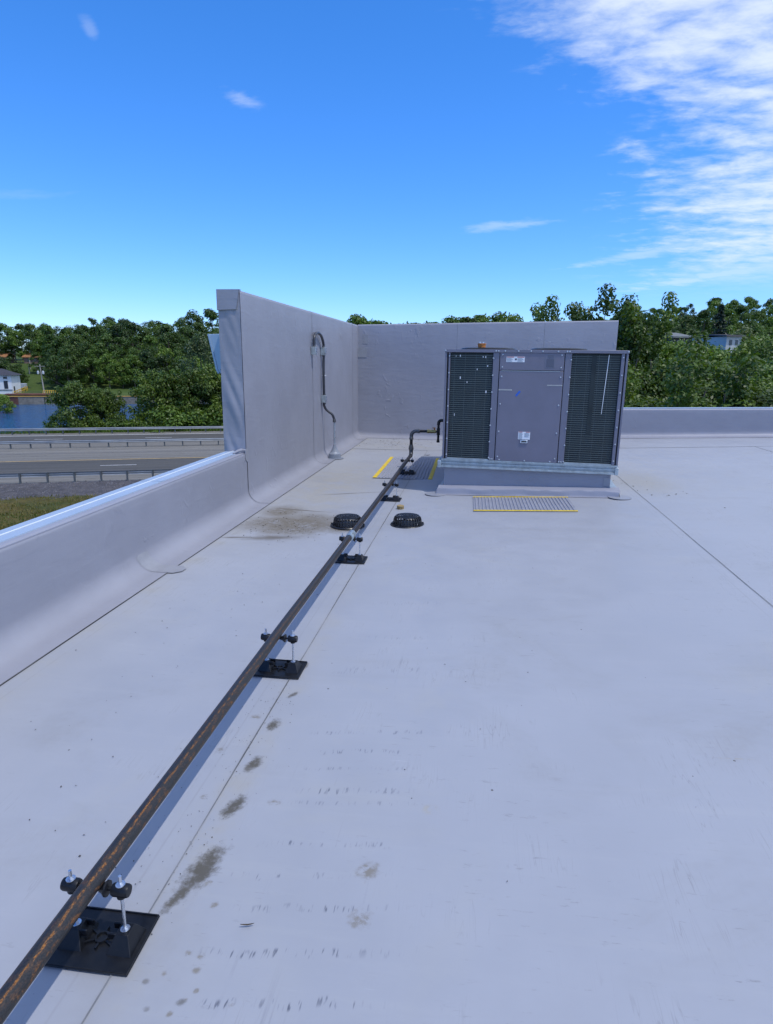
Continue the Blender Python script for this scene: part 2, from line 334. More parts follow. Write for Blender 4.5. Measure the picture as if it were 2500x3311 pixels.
M['housing'] = pbr('pale_sheet_metal', (.38, .50, .63), .4, .15, var=.03, vscale=4)
def rust_mat():
    mt = bpy.data.materials.new('rusty_black_pipe'); mt.use_nodes = True; t = NT(mt.node_tree); b = t.n['Principled BSDF']
    P = t.new('ShaderNodeTexCoord').outputs['Object']; x, y, z = t.sep(P)
    ang = t.m('ARCTAN2', t.m('SUBTRACT', z, PIPE_Z), t.m('SUBTRACT', x, PIPE_X))
    near = t.sm(y, 4.2, .9)
    v = t.comb(t.m('MULTIPLY', ang, .03), y, 0.)
    blot = t.noise(t.mapping(v, scale=(1, .5, 1)), 42., 5, .7); fine = t.noise(v, 210., 4, .65)
    crown = t.m('ADD', t.m('SUBTRACT', ang, 1.02), t.m('MULTIPLY', t.m('SUBTRACT', t.noise(t.comb(0., y, 0.), 3.5, 3), .5), .9))
    band = t.sm(t.m('ABSOLUTE', crown), .22, .03)
    chain = t.sm(t.noise(t.mapping(v, scale=(2.2, .9, 1)), 46., 3, .6), .42, .58)
    film = t.m('MULTIPLY', t.sm(blot, .48, .70), t.m('ADD', .10, t.m('MULTIPLY', near, .45)))
    lower = t.m('MULTIPLY', t.sm(t.m('ABSOLUTE', t.m('SUBTRACT', ang, .05)), .5, .05), t.sm(blot, .5, .62))
    upper = t.m('MULTIPLY', t.sm(t.m('ABSOLUTE', t.m('SUBTRACT', ang, 2.4)), .5, .05), t.sm(blot, .45, .6))
    mk = t.m('MAXIMUM', t.m('MULTIPLY', band, t.m('MULTIPLY', chain, t.m('ADD', .06, t.m('MULTIPLY', near, .85)))), t.m('MAXIMUM', t.m('MULTIPLY', film, .5), t.m('MULTIPLY', t.m('MAXIMUM', lower, upper), .55)))
    c = t.mix(t.sm(fine, .3, .7), (.014, .0135, .0135), (.036, .034, .033))
    c = t.mix(mk, c, t.mix(t.sm(fine, .35, .65), (.12, .042, .012), (.40, .165, .03)))
    t.l.new(c, b.inputs['Base Color']); t.put(b, 'Roughness', t.m('ADD', .42, t.m('MULTIPLY', mk, .4))); b.inputs['Metallic'].default_value = .1
    t.l.new(t.bump(t.m('ADD', fine, t.m('MULTIPLY', mk, .6)), .3, .001), b.inputs['Normal'])
    return mt
PIPE_X, PIPE_Z, PIPE_R = -.985, .211, .0252
M['pipe'] = rust_mat()
# ------------------------------------------------------------------ building and roof
WX, WY = -2.55, 13.18           # inner faces of left and back walls
body = MB(); body.box(-2.76, 16, -9, 13.40, -8.0, -.06)
tag(body.obj('building_body', pbr('facade_panel', (.33, .34, .38), .7, var=.08), None), kind='structure')
roof = empty('roof'); tag(roof, kind='structure')
def rear(x): return 11.45+.057*(x-.3)
def roof_sheet(x0, x1, y0, y1, dzz):
    f0 = (lambda x: y0) if not callable(y0) else y0; f1 = (lambda x: y1) if not callable(y1) else y1
    def fn(u, v):
        x = x0+(x1-x0)*u; ya, yb = f0(x), f1(x); return (x, ya+(yb-ya)*v, roofz(x)+dzz+(0 if u in (0, 1) or v in (0, 1) else .0016*math.sin(x*4.1+1.3*math.sin((ya+(yb-ya)*v)*.9))*math.sin((ya+(yb-ya)*v)*2.3+x)))
    b = sheet(24, 80, fn); o = b.obj('membrane_sheet', M['roof'], roof, smooth=True, fix=False); return o
xs = [-2.30, VX, 1.91, 4.81, 7.7, 10.6, 16.]
base = sheet(2, 1, lambda u, v: ((-2.76, VX, 16.)[int(u*2)], -9+22.4*v, (0, 0, roofz(16.))[int(u*2)]-.012))
base.v = [(p[0], p[1], p[2]-.006) for p in base.v]
base.obj('roof_board', M['seam'], roof, fix=False)
for i in range(len(xs)-1): roof_sheet(xs[i]+.0015, xs[i+1]-.0015, -9., rear, .0015*(i % 2))
for i in range(len(xs)-1): roof_sheet(xs[i]+.0015, xs[i+1]-.0015, lambda x: rear(x)+.003, 12.99, .003-.0015*(i % 2)) if i == 99 else None
roof_sheet(xs[0], 1.9, lambda x: rear(x)+.003, 12.99, .002); roof_sheet(1.903, 16., lambda x: rear(x)+.003, 12.99, .002)
def strip(name, pts, wd, mat, parent, up=(0, 0, 1)):
    b = MB(); pts = [Vector(p) for p in pts]; U = Vector(up); n = len(pts)
    for i, p in enumerate(pts):
        tdir = (pts[min(i+1, n-1)]-pts[max(i-1, 0)]).normalized(); s_ = tdir.cross(U).normalized()*wd/2
        b.v += [tuple(p-s_), tuple(p+s_)]
    b.f = [(2*i, 2*i+1, 2*i+3, 2*i+2) for i in range(n-1)]
    return b.obj(name, mat, parent, fix=False)
def wob(a, b, n, amp, ax): 
    out = []
    for i in range(n+1):
        p = Vector(a).lerp(Vector(b), i/n); p[ax] += random.uniform(-amp, amp); out.append(p)
    return out
strip('seam', wob((-2.30, -9, .0055), (-2.30, 12.99, .0055), 60, .003, 0), .0058, M['seam'], roof)
strip('seam', wob((VX, -9, .0055), (VX, rear(VX), .0055), 60, .002, 0), .0042, M['seampale'], roof)
for x in xs[2:5]: strip('seam', wob((x, -9, roofz(x)+.0055), (x, rear(x), roofz(x)+.0055), 50, .002, 0), .0052, M['seam'], roof)
strip('seam', [(x, rear(x), roofz(x)+.006) for x in (-2.3, -1.6, VX, 0, 1, 2, 3, 4, 6, 8, 12, 16)], .010, M['seampale'], roof)
# wall membrane profiles: from top down, round the cove, onto the roof
CR = .15
def prof_left(top, rnd=.035, over=.22, off=0.):
    pts = []
    if over: pts.append((WX-over, top+off))
    for k in range(7):
        a = math.pi/2*(1-k/6); pts.append((WX-rnd+(rnd+off)*math.cos(a), top-rnd+(rnd+off)*math.sin(a)))
    for z in np.linspace(top-rnd, CR, 8)[1:]: pts.append((WX+off, z))
    for k in range(1, 11):
        a = math.pi+math.pi/2*k/10; pts.append((WX+CR+(CR-off)*math.cos(a), CR+(CR-off)*math.sin(a)+.004))
    pts.append((-2.302, .0045+off)); return pts
def panel_left(name, y0, y1, top, parent, off=.002, over=.22, mat='wall', nz=None, zmin=-9):
    pr = [p for p in prof_left(top, over=over, off=off)]
    n = max(2, int((y1-y0)/.5)); b = sheet(len(pr)-1, n, lambda u, v: (pr[round(u*(len(pr)-1))][0], y0+(y1-y0)*v, pr[round(u*(len(pr)-1))][1]))
    return b.obj(name, M[mat], parent, smooth=True, fix=False)
def seam_left(y, top, parent, off=.0045, wd=.006, over=.0, zlo=-9, zhi=9, lean=0.):
    pr = [p for p in prof_left(top, over=over, off=off) if zlo <= p[1] <= zhi]
    b = MB()
    for x, z in pr:
        yy = y+lean*(top-z)/top; b.v += [(x, yy-wd/2, z), (x, yy+wd/2, z)]
    b.f = [(2*i, 2*i+1, 2*i+3, 2*i+2) for i in range(len(pr)-1)]
    return b.obj('seam', M['seam'], parent, fix=False)
# low parapet on the left
par = empty('parapet_wall', (WX, 0, 0)); tag(par, 'long low grey membrane parapet with pale blue metal coping, beside the highway', 'wall')
def local(o, root): o.matrix_parent_inverse = root.matrix_basis.inverted(); return o
def kids(root):
    inv = Matrix.LocRotScale(root.location, root.rotation_euler, None).inverted()
    for c in root.children: c.matrix_parent_inverse = inv
PT = .585; YE = 6.63
b = MB(); b.box(-2.775, WX-.004, -9, YE-.01, -.05, PT-.006); b.obj('core', M['wall'], par)
panel_left('membrane_panel', -9, YE+.012, PT, par, over=.10)
b = sheet(6, 1, lambda u, v: ((-2.795, -2.795, -2.79, -2.70, -2.64, -2.607, -2.605)[int(round(u*6))], -9+(YE+8.99)*v, (PT-.13, PT-.01, PT+.006, PT+.011, PT+.010, PT+.009, PT-.002)[int(round(u*6))]))
b.obj('coping', M['coping'], par, fix=False)
for yj in np.arange(-7.4, YE, 3.05):
    sheet(4, 1, lambda u, v: ((-2.7965, -2.7915, -2.70, -2.64, -2.606)[int(round(u*4))], yj+.05*v, (PT-.02, PT+.0075, PT+.0125, PT+.0115, PT+.0105)[int(round(u*4))])).obj('coping_joint', M['coping'], par, fix=False)
b = MB(); b.tube([(-2.695, -9, PT+.012), (-2.695, YE-.02, PT+.012)], .0045, 8); b.obj('coping_hem', M['hem'], par, smooth=True)
b = MB(); b.tube([(-2.618, YE-.22, PT+.014), (-2.60, YE-.13, PT+.03), (-2.575, YE-.08, PT+.035), (-2.55, YE-.02, PT+.026)], [.006, .016, .018, .01], 8); b.obj('lifted_flap', M['wall'], par, smooth=True)
# rounded repair patch over the cove
pp = [p for p in prof_left(PT, over=0, off=.0045) if p[1] < .22]
pc = onroof(530, 1845)[1]
pp = [(WX+.0045, .125)]+[p for p in pp if p[1] < .12]+[(-2.25, .0085), (-2.20, .0085)]
b = sheet(len(pp)-1, 6, lambda u, v: (pp[round(u*(len(pp)-1))][0], pc-.06+.17*v-(0 if .06 < u < .94 else (v-.5)*.10), pp[round(u*(len(pp)-1))][1]))
b.obj('repair_patch', M['patch'], par, smooth=True, fix=False)
kids(par)
# tall wall on the left
TT = 2.305
tall = empty('tall_wall', (WX, YE, 0)); tag(tall, 'tall grey membrane wall carrying the black conduit, with a folded end cap', 'wall')
b = MB(); b.box(-2.785, WX-.006, YE+.006, WY+.22, -.05, TT-.01); b.obj('core', M['wall'], tall)
ys = [YE, 9.53, 10.22, 12.62, WY-.002]
for i in range(4): panel_left('membrane_panel', ys[i], ys[i+1], TT, tall, off=.002+.0015*(i % 2))
seam_left(YE+.014, PT, tall, zhi=PT-.05, lean=-.0)
seam_left(9.53, TT, tall, lean=-.0); seam_left(10.22, TT, tall, zhi=1.02); seam_left(12.62, TT, tall, wd=.007)
# wrinkled end face, leaning a little
def endface(u, v):
    x = -2.792+(WX+.793+2.0-.001)*0+u*(.2415); z = PT-.02+(TT-PT+.016)*v
    bul = .5*.012*math.sin(v*9+u*4)*math.sin(u*math.pi)+.010*math.sin(v*23+u*7)*math.sin(u*math.pi)+.006*math.sin(u*5+v*11)
    return (x-.010*(1-v)*(1-u), YE-.006-abs(bul)*(.4+.8*(1-v)), z)
sheet(14, 60, endface).obj('end_membrane', M['wallrough'], tall, smooth=True, fix=False)
b = MB(); b.add([(-2.80, YE-.022, TT+.006), (WX+.003, YE-.018, TT+.006), (WX-.035, YE-.020, TT-.195), (-2.80, YE-.026, TT-.205), (-2.80, YE+.03, TT+.006), (WX+.003, YE+.03, TT+.006), (WX-.035, YE-.006, TT-.19), (-2.80, YE+.03, TT-.205)],
      [(0, 1, 2, 3), (0, 4, 5, 1), (3, 7, 4, 0), (2, 6, 7, 3), (1, 5, 6, 2)]); b.obj('folded_cap_flap', M['wallrough'], tall)
strip('flap_edge', [(-2.80, YE-.0275, TT-.205), (WX-.035, YE-.0215, TT-.195), (WX+.003, YE-.0195, TT+.004)], .006, M['seam'], tall, up=(0, 1, 0))
b = MB(); b.box(-2.79, -2.765, YE-.004, YE+.03, TT-.30, TT-.2); b.obj('bare_timber', M['timber'], tall)
# rounded patch where the parapet meets the end of the wall
b = MB(); b.prism([(YE+.05*math.cos(a), PT-.03+.075*math.sin(a)) for a in np.linspace(0, 2*math.pi, 18)[:-1]], WX+.004, WX+.009, 'x'); b.obj('corner_patch', M['patch'], tall)
kids(tall)
# back wall and right parapet
def topz(x): return 2.312+(x+2.55)*.0185
def wall_x(name, x0, x1, topf, parent, off=.002, rnd=.03, over=.2, mat='wall'):
    n = max(2, int((x1-x0)/.4)); cols = []
    for i in range(n+1):
        x = x0+(x1-x0)*i/n; tz, rz = topf(x), roofz(x); pts = [(WY+over, tz+off)]
        for k in range(6):
            a = math.pi/2*(1-k/5); pts.append((WY+rnd-(rnd+off)*math.cos(a), tz-rnd+(rnd+off)*math.sin(a)))
        for z in np.linspace(tz-rnd, rz+.11, 7)[1:]: pts.append((WY-off, z))
        for k in range(1, 9):
            a = math.pi+math.pi/2*k/8; pts.append((WY-.11-(.11-off)*math.cos(a), rz+.11+(.11-off)*math.sin(a)+.004))
        pts.append((WY-.20, rz+.006)); cols.append([(x, p[0], p[1]) for p in pts])
    m_ = len(cols[0]); b = MB(); b.v = [p for c in cols for p in c]
    b.f = [(i*m_+k, i*m_+k+1, (i+1)*m_+k+1, (i+1)*m_+k) for i in range(n) for k in range(m_-1)]
    return b.obj(name, M[mat], parent, smooth=True, fix=False), cols
back = empty('back_wall', (0, WY, 0)); tag(back, 'tall grey wrinkled membrane wall standing behind the rooftop air-conditioning unit', 'wall')
bx1 = 2.615
b = MB(); b.add([(-2.56, WY+.006, -.05), (bx1-.006, WY+.006, -.05), (bx1-.006, WY+.22, -.05), (-2.56, WY+.22, -.05), (-2.56, WY+.006, topz(-2.56)-.01), (bx1-.006, WY+.006, topz(bx1)-.01), (bx1-.006, WY+.22, topz(bx1)-.01), (-2.56, WY+.22, topz(-2.56)-.01)],
    [(0, 3, 2, 1), (4, 5, 6, 7), (0, 1, 5, 4), (1, 2, 6, 5), (2, 3, 7, 6), (3, 0, 4, 7)]); b.obj('core', M['wall'], back)
bxs = [-2.548, -.50, 1.22, bx1]
for i in range(3): wall_x('membrane_panel', bxs[i], bxs[i+1], topz, back, off=.002+.0015*(i % 2), over=.235, mat='wallrough')
for x in bxs[1:3]:
    strip('seam', [(x, WY-.005, topz(x)-.03), (x+.004, WY-.005, roofz(x)+.15)], .005, M['seampale'], back, up=(0, 1, 0))
b = MB(); b.box(-2.44, -2.33, WY-.0065, WY-.0025, 1.93, 2.12); b.box(-2.545, -2.35, WY-.0095, WY-.0068, 1.66, 1.86); b.obj('corner_patch', M['patch'], back, bevel=.001)
kids(back)
rp = empty('parapet_wall', (5, WY, 0)); tag(rp, 'low grey membrane parapet running on from the free end of the tall back wall', 'wall')
def rtop(x): return .70+(x-2.6)*.024
b = MB(); b.add([(bx1+.004, WY+.006, -.05), (16, WY+.006, -.05), (16, WY+.20, -.05), (bx1+.004, WY+.20, -.05), (bx1+.004, WY+.006, rtop(2.6)-.012), (16, WY+.006, rtop(16)-.012), (16, WY+.20, rtop(16)-.012), (bx1+.004, WY+.20, rtop(2.6)-.012)],
    [(0, 3, 2, 1), (4, 5, 6, 7), (0, 1, 5, 4), (1, 2, 6, 5), (2, 3, 7, 6), (3, 0, 4, 7)]); b.obj('core', M['wall'], rp)
wall_x('membrane_panel', bx1+.003, 16., rtop, rp, over=.07)
b = MB(); b.add([(bx1+.004, WY+.07, rtop(2.6)-.002), (16, WY+.07, rtop(16)-.002), (16, WY+.24, rtop(16)-.002), (bx1+.004, WY+.24, rtop(2.6)-.002), (bx1+.004, WY+.07, rtop(2.6)+.016), (16, WY+.07, rtop(16)+.016), (16, WY+.24, rtop(16)+.016), (bx1+.004, WY+.24, rtop(2.6)+.016)],
    [(0, 3, 2, 1), (4, 5, 6, 7), (0, 1, 5, 4), (1, 2, 6, 5), (2, 3, 7, 6), (3, 0, 4, 7)]); b.obj('coping', M['coping'], rp)
kids(rp)
# ------------------------------------------------------------------ rooftop unit
AX, AY, AYAW = -.417, 7.555, R(-3.6)
AW, AD, Z0, Z1 = 2.035, 2.75, .44, 1.738
ac = empty('rooftop_unit', (AX, AY, 0), AYAW)
tag(ac, 'large grey packaged rooftop air-conditioning unit on a membrane-wrapped curb', 'air conditioner')
def acp(b, name, mat, bevel=0, smooth=False, parent=None): return b.obj(name, M[mat], parent or ac, smooth=smooth, bevel=bevel)
def acroof(u, v=0.): # roof height under a local point
    p = Matrix.Rotation(AYAW, 3, 'Z') @ Vector((u, v, 0)); return roofz(AX+p.x)
# curb: level top, base follows the roof
cx0, cx1, cy0, cy1, czt = .03, AW-.06, .035, AD-.05, .352
def ring(pts): return pts
inn = [(cx0, cy0), (cx1, cy0), (cx1, cy1), (cx0, cy1)]
top = [(x, y, czt) for x, y in inn]; mid = [(x, y, acroof(x, y)+.095) for x, y in inn]
fl = [(-.045, -.085), (cx1+.105, -.085), (cx1+.105, cy1+.09), (-.045, cy1+.09)]
flm = [(x+(.012 if x < 1 else -.012), y+(.012 if y < 1 else -.012), acroof(x, y)+.078) for x, y in fl]; flb = [(x, y, acroof(x, y)+.003) for x, y in fl]
b = MB(); b.v = top+mid; b.f = [(i, (i+1) % 4, (i+1) % 4+4, i+4) for i in range(4)]+[(0, 1, 2, 3)]; acp(b, 'curb', 'wall')
def flare(u, v):
    x = -.045+.012*(v < .5)+(cx1+.105+.045-.012)*u
    prof = [(cy0-.001, .098), (cy0-.02, .092), (-.055, .083), (-.078, .074), (-.086, .060), (-.088, .03), (-.096, .010), (-.13, .006)]
    yy, zz = prof[round(v*7)]; wv = .006*math.sin(u*17)*math.sin(v*3.1)+.004*math.sin(u*41+1)*math.sin(v*3.1)
    return (x, yy+wv, acroof(x)+zz+wv*.6)
fo = sheet(60, 7, flare); acp(fo, 'base_flashing', 'wall', smooth=True)
b = MB()
for (i, j) in ((1, 2), (2, 3), (3, 0)):
    o = len(b.v); b.v += [mid[i], mid[j], flm[i], flm[j], flb[i], flb[j]]; b.f += [(o, o+1, o+3, o+2), (o+2, o+3, o+5, o+4)]
acp(b, 'base_flashing', 'galv')
for cx in (-.05, cx1+.10):
    b = MB(); b.lathe([(.001, .0), (.13, .0), (.13, .0035), (.001, .0035)], 20, (cx, -.10, acroof(cx)+.008)); acp(b, 'corner_patch', 'patch')
b = MB(); b.box(cx1-.075, cx1-.002, cy0-.006, cy0-.002, .20, .30); acp(b, 'curb_patch', 'patch')
# base rail with two grooves
rz0, rz1 = .344, .438
pr = [(0.0, rz0), (-.012, rz0), (-.012, rz0+.022), (.0, rz0+.030), (.0, rz0+.040), (-.012, rz0+.047), (-.012, rz0+.066), (-.004, rz0+.072), (-.004, rz1-.006), (-.020, rz1-.004), (-.020, rz1), (.05, rz1), (.05, rz0)]
b = MB(); b.prism(pr, -.005, AW-.03, 'x'); acp(b, 'base_rail', 'galv')
for x0, x1 in ((-.052, -.006), (AW-.029, AW+.012)):
    b = MB(); b.box(x0, x1, -.018, AD, rz0-.004, rz1-.012); acp(b, 'side_rail', 'galv', bevel=.004)
b = MB(); b.box(.0, AW-.03, AD-.06, AD, rz0, rz1); acp(b, 'rear_rail', 'galv')
b = MB(); b.box(-.004, AW+.002, -.010, .05, rz1+.0005, rz1+.013); acp(b, 'drip_edge', 'galv')
# cabinet
zb = rz1+.0135
b = MB(); b.box(.06, AW-.06, .085, AD-.04, zb+.01, Z1-.04); acp(b, 'inner_box', 'blackgap')
b = MB(); b.box(.012, AW-.012, 1.2, AD-.02, zb, Z1-.038); acp(b, 'rear_cabinet', 'acpaint', bevel=.004)
b = MB(); b.box(-.004, AW+.004, -.012, AD, Z1-.036, Z1-.001); acp(b, 'top_cap', 'acpost', bevel=.003)
def col(x0, x1, y0=0., y1=.05, name='corner_post', mat='acpost'):
    b = MB(); b.box(x0, x1, y0, y1, zb, Z1-.0365); return acp(b, name, mat, bevel=.003)
col(.0, .022, -.002, .06); col(.026, .040, .008, .06, 'post_channel', 'blackgap'); col(.0405, .060, 0, .06)
col(AW-.022, AW, -.002, .06); col(AW-.036, AW-.023, .008, .06, 'post_channel', 'blackgap'); col(AW-.072, AW-.0365, 0, .06)
px0, px1 = .635, 1.352
col(.556, px0-.008, 0, .06, 'mullion'); col(px1+.008, 1.432, 0, .06, 'mullion')
for x in (px0-.0075, px1+.0005):
    b = MB(); b.box(x, x+.007, .014, .05, zb, Z1-.037); acp(b, 'panel_gap', 'blackgap')
zs = 1.502
b = MB(); b.box(px0, px1, -.004, .05, zs+.006, Z1-.0365); up = acp(b, 'upper_panel', 'acpaint', bevel=.003)
b = MB(); b.box(px0, px1, -.006, .05, zb, zs); lowp = acp(b, 'access_panel', 'acpaint', bevel=.003)
b = MB(); b.box(px0+.02, px1-.04, -.008, -.0062, zs-.004, zs+.0); acp(b, 'panel_lip', 'screw')
# coils: dark face, wires
scr = MB(); scr.lathe([(.0, -.006), (.007, -.005), (.010, -.001), (.010, .0)], 8, M=Matrix.Rotation(R(0), 4, 'X'), caps=False); scr.v = [(v[0], v[2], v[1]) for v in scr.v]
scr_me = scr.mesh('screw', True); scr_me.materials.append(M['screw'])
for (x0, x1) in ((.061, .5555), (1.4325, AW-.073)):
    b = MB(); b.box(x0, x1, .030, .05, zb+.012, Z1-.045); ci = acp(b, 'coil', 'coil')
    z = zb+.03; b = MB()
    while z < Z1-.05:
        b.box(x0+.004, x1-.006, .0225, .0265, z-.0021, z+.0021); z += .0247
    g = b.obj('guard_wires', M['wire'], ci); g['kind'] = 'stuff'
    b = MB()
    for x in np.arange(x0+.05, x1-.02, .124): b.box(x-.0008, x+.0008, .0268, .0295, zb+.014, Z1-.047)
    g = b.obj('guard_uprights', M['wire'], ci); g['kind'] = 'stuff'
    b = MB(); f0 = x0+(x1-x0)*.42
    b.box(f0, f0+.05, .0205, .0222, zb+.35, Z1-.06) if x0 > 1 else b.box(x0+.22, x1-.004, .0276, .0297, zb+.02, Z1-.048)
    b.obj('coil_joint', M['coil'], ci)
    b = MB(); b.box(x0, x1, .004, .05, zb, zb+.0115); acp(b, 'coil_sill', 'galv')
b = MB(); b.add([(AW-.205, .018, Z1-.05), (AW-.198, .018, Z1-.05), (AW-.228, .018, zb+.58), (AW-.233, .018, zb+.58), (AW-.205, .0212, Z1-.05), (AW-.198, .0212, Z1-.05), (AW-.228, .0212, zb+.58), (AW-.233, .0212, zb+.58)], [(0, 1, 2, 3), (7, 6, 5, 4), (0, 3, 7, 4), (1, 5, 6, 2), (0, 4, 5, 1), (3, 2, 6, 7)]); acp(b, 'bent_fin_strip', 'white')
b = MB()
for i in range(10):
    x = .061+random.random()*.45; z = Z1-.06-random.random()**2.2*.9; h = random.uniform(.006, .03); b.box(x, x+random.uniform(.004, .012), .0212, .0224, z-h, z)
acp(b, 'droppings', 'white')['kind'] = 'stuff'
# side and rear coils seen from the sides
b = MB(); b.box(.014, .03, .08, 1.18, zb+.02, Z1-.05); acp(b, 'side_coil', 'coil'); b = MB(); b.box(AW-.03, AW-.014, .08, 1.18, zb+.02, Z1-.05); acp(b, 'side_coil', 'coil')
def screw(x, z, y=-.004): inst(scr_me, 'screw', ac, (x, y, z))
for x in (.585, .615, 1.378, 1.405): screw(x, Z1-.018, -.0125)
for x in (.69, .84, .98, 1.11, 1.28): screw(x, Z1-.018, -.0125)
for x in (.004, AW-.004): screw(x, Z1-.016, -.0125)
for z in (Z1-.058, zs+.04):
    for x in (px0+.03, px1-.03): screw(x, z, -.0045)
for z in (1.435, 1.12, .80, .50):
    for x in (px0+.028, px1-.028): screw(x, z, -.0065)
for x in (px0+.05, .98, px1-.08): screw(x, zb+.012, -.0065)
for z in np.linspace(.50, 1.66, 7):
    screw(.050, z, -.0005); screw(.5475+.012, z-.02, -.0005); screw(1.426, z-.03, -.0005); screw(AW-.052, z, -.0005)
for x in (.575, .60, 1.375, 1.40): screw(x, zb+.014, -.0005)
# labels, print, tapes
def plate(x0, x1, z0, z1, y, name, mat, parent): 
    b = MB(); b.box(x0, x1, y-.0012, y, z0, z1); return b.obj(name, M[mat], parent)
lb = plate(px0+.072, px0+.278, 1.598, 1.660, -.0045, 'warning_label', 'white', up)
plate(px0+.076, px0+.160, 1.650, 1.657, -.0061, 'red_bar', 'red', lb); plate(px0+.194, px0+.274, 1.650, 1.657, -.0061, 'red_bar', 'red', lb)
plate(px0+.168, px0+.190, 1.620, 1.640, -.0061, 'hazard_mark', 'print', lb)
for c0 in (.078, .198):
    for k in range(5): plate(px0+c0, px0+c0+.05+.022*((k*7) % 3)/2, 1.640-k*.0085, 1.6425-k*.0085, -.0061, 'text_line', 'ink', lb)
lb = plate(px0+.255, px0+.392, .715, .805, -.0065, 'instruction_label', 'white', lowp)
plate(px0+.260, px0+.305, .797, .803, -.0081, 'red_bar', 'red', lb); plate(px0+.342, px0+.387, .797, .803, -.0081, 'red_bar', 'red', lb)
for k in range(7):
    plate(px0+.262, px0+.30+.01*((k*5) % 3)/2, .786-k*.0105, .789-k*.0105, -.0081, 'text_line', 'ink', lb)
    if k < 5: plate(px0+.328, px0+.376+.008*((k*4) % 3)/2, .786-k*.0105, .789-k*.0105, -.0081, 'text_line', 'ink', lb)
b = MB(); b.box(px0+.283, px0+.368, -.016, -.0062, .672, .708); h = b.obj('pull_handle', M['zinc'], lowp, bevel=.003)
plate(px0+.296, px0+.356, .682, .698, -.0162, 'grip_slot', 'blackgap', h)
pg = plate(px0+.505, px0+.622, 1.535, 1.690, -.0045, 'printed_diagram', 'acpost', up)
plate(px0+.52, px0+.605, 1.545, 1.635, -.0061, 'print_block', 'print', pg)
for k in range(4): plate(px0+.53, px0+.60, 1.645+k*.010, 1.648+k*.010, -.0061, 'print_line', 'print', pg)
plate(px0-.0, px0+.155, 1.277, 1.291, -.0065, 'tape_strip', 'tape', lowp); plate(px1-.17, px1-.002, 1.338, 1.350, -.0065, 'tape_strip', 'tape', lowp)
b = MB(); Mx = Matrix.Translation((px0+.225, -.0075, 1.245)) @ Matrix.Rotation(R(38), 4, 'Y'); b.box(-.011, .011, -.001, .001, -.035, .035, Mx); b.box(-.005, .007, -.002, -.0011, -.02, .028, Mx); b.obj('blue_tag', M['blue'], lowp)
# fans on top
for cx, cy in ((.47, .52), (AW-.72, .52), (.47, 1.55), (AW-.72, 1.55)):
    b = MB(); b.lathe([(.335, 0), (.34, .010), (.325, .021), (.30, .026), (.295, .016), (.30, 0)], 40, (cx, cy, Z1-.0005), caps=False); fr = acp(b, 'fan_shroud', 'plastic', smooth=True)
    b = MB()
    for r_ in np.arange(.05, .30, .045):
        pts = [(cx+r_*math.cos(a), cy+r_*math.sin(a), Z1+.020) for a in np.linspace(0, 2*math.pi, 33)]; b.tube(pts, .002, 4, False)
    for k in range(4): a = k*math.pi/4; b.tube([(cx-.3*math.cos(a), cy-.3*math.sin(a), Z1+.018), (cx+.3*math.cos(a), cy+.3*math.sin(a), Z1+.018)], .0025, 4)
    g = b.obj('fan_grille', M['plastic'], fr); g['kind'] = 'stuff'
b = MB(); b.box(-.10, .0, 1.95, 2.6, .55, .95); b.prism([(1.95, .55), (1.85, .50), (2.6, .50), (2.6, .55)], -.12, .0, 'x'); acp(b, 'side_hood', 'acpaint', bevel=.004)
b = MB(); b.box(-.045, -.01, 1.30, 1.50, .20, .34); acp(b, 'drain_stub', 'blackgap')
# the orange cap on top of the unit
p = Matrix.Rotation(AYAW, 3, 'Z') @ Vector((.40, .30, 0))
cap = empty('orange_cap', (AX+p.x, AY+p.y, Z1+.024)); tag(cap, 'small round orange-brown cap with wing nuts lying on the unit top', 'cap')
b = MB(); b.lathe([(.045, 0), (.047, .012), (.046, .034), (.0515, .036), (.0515, .048), (.02, .050)], 24); b.obj('rim', M['orange'], cap, smooth=True)
for s_ in (-.02, .018):
    b = MB(); b.tube([(s_, 0, .049), (s_, 0, .068)], .004, 8); b.box(s_-.012, s_+.012, -.003, .003, .060, .067); b.obj('wing_nut', M['zinc'], cap)
# ------------------------------------------------------------------ gas pipe
pipe = empty('gas_pipe', (PIPE_X, 0, 0)); tag(pipe, 'long rust-streaked black steel gas pipe running on roller stands to the unit', 'pipe')
YP = 9.33; TX = AX-.165
def pz(b, name, mat): return b.obj(name, M[mat], pipe, smooth=True)
pz(MB().tube([(PIPE_X+.004*math.sin(y*1.1+.4)*min(1, (YP-y)/2), y, PIPE_Z-.0045*abs(math.sin((y-1.292)*math.pi/1.75))*(y < 8.6)) for y in np.linspace(-2.5, YP-.04, 70)], PIPE_R, 24), 'pipe_run', 'pipe')
yc = 4.80
pz(MB().tube([(PIPE_X, yc+a, PIPE_Z) for a in (-.07, -.068, -.045, -.044, -.012, -.011, .02, .021, .05, .051, .072)], [.0262, .031, .031, .0335, .0335, .031, .031, .0335, .0335, .031, .0262], 24), 'coupling', 'galv')
R1 = .0225
arc = lambda c, r0, a0, a1, pl: [(c[0]+(r0*math.cos(a) if pl == 'xz' else 0), c[1]+(r0*math.cos(a) if pl == 'yz' else 0), c[2]+r0*math.sin(a)) for a in np.linspace(a0, a1, 9)]
pz(MB().tube([(PIPE_X, YP-.07, PIPE_Z)]+arc((PIPE_X, YP-.05, PIPE_Z+.055), .055, -math.pi/2, 0, 'yz')+[(PIPE_X, YP+.005, PIPE_Z+.09)], .030, 18), 'elbow', 'iron')
pz(MB().tube([(PIPE_X, YP+.005, PIPE_Z+a) for a in (.085, .087, .115, .117, .135, .137, .16)], [.030, .038, .038, .034, .034, .030, .027], 18), 'reducer', 'iron')
zt = .578
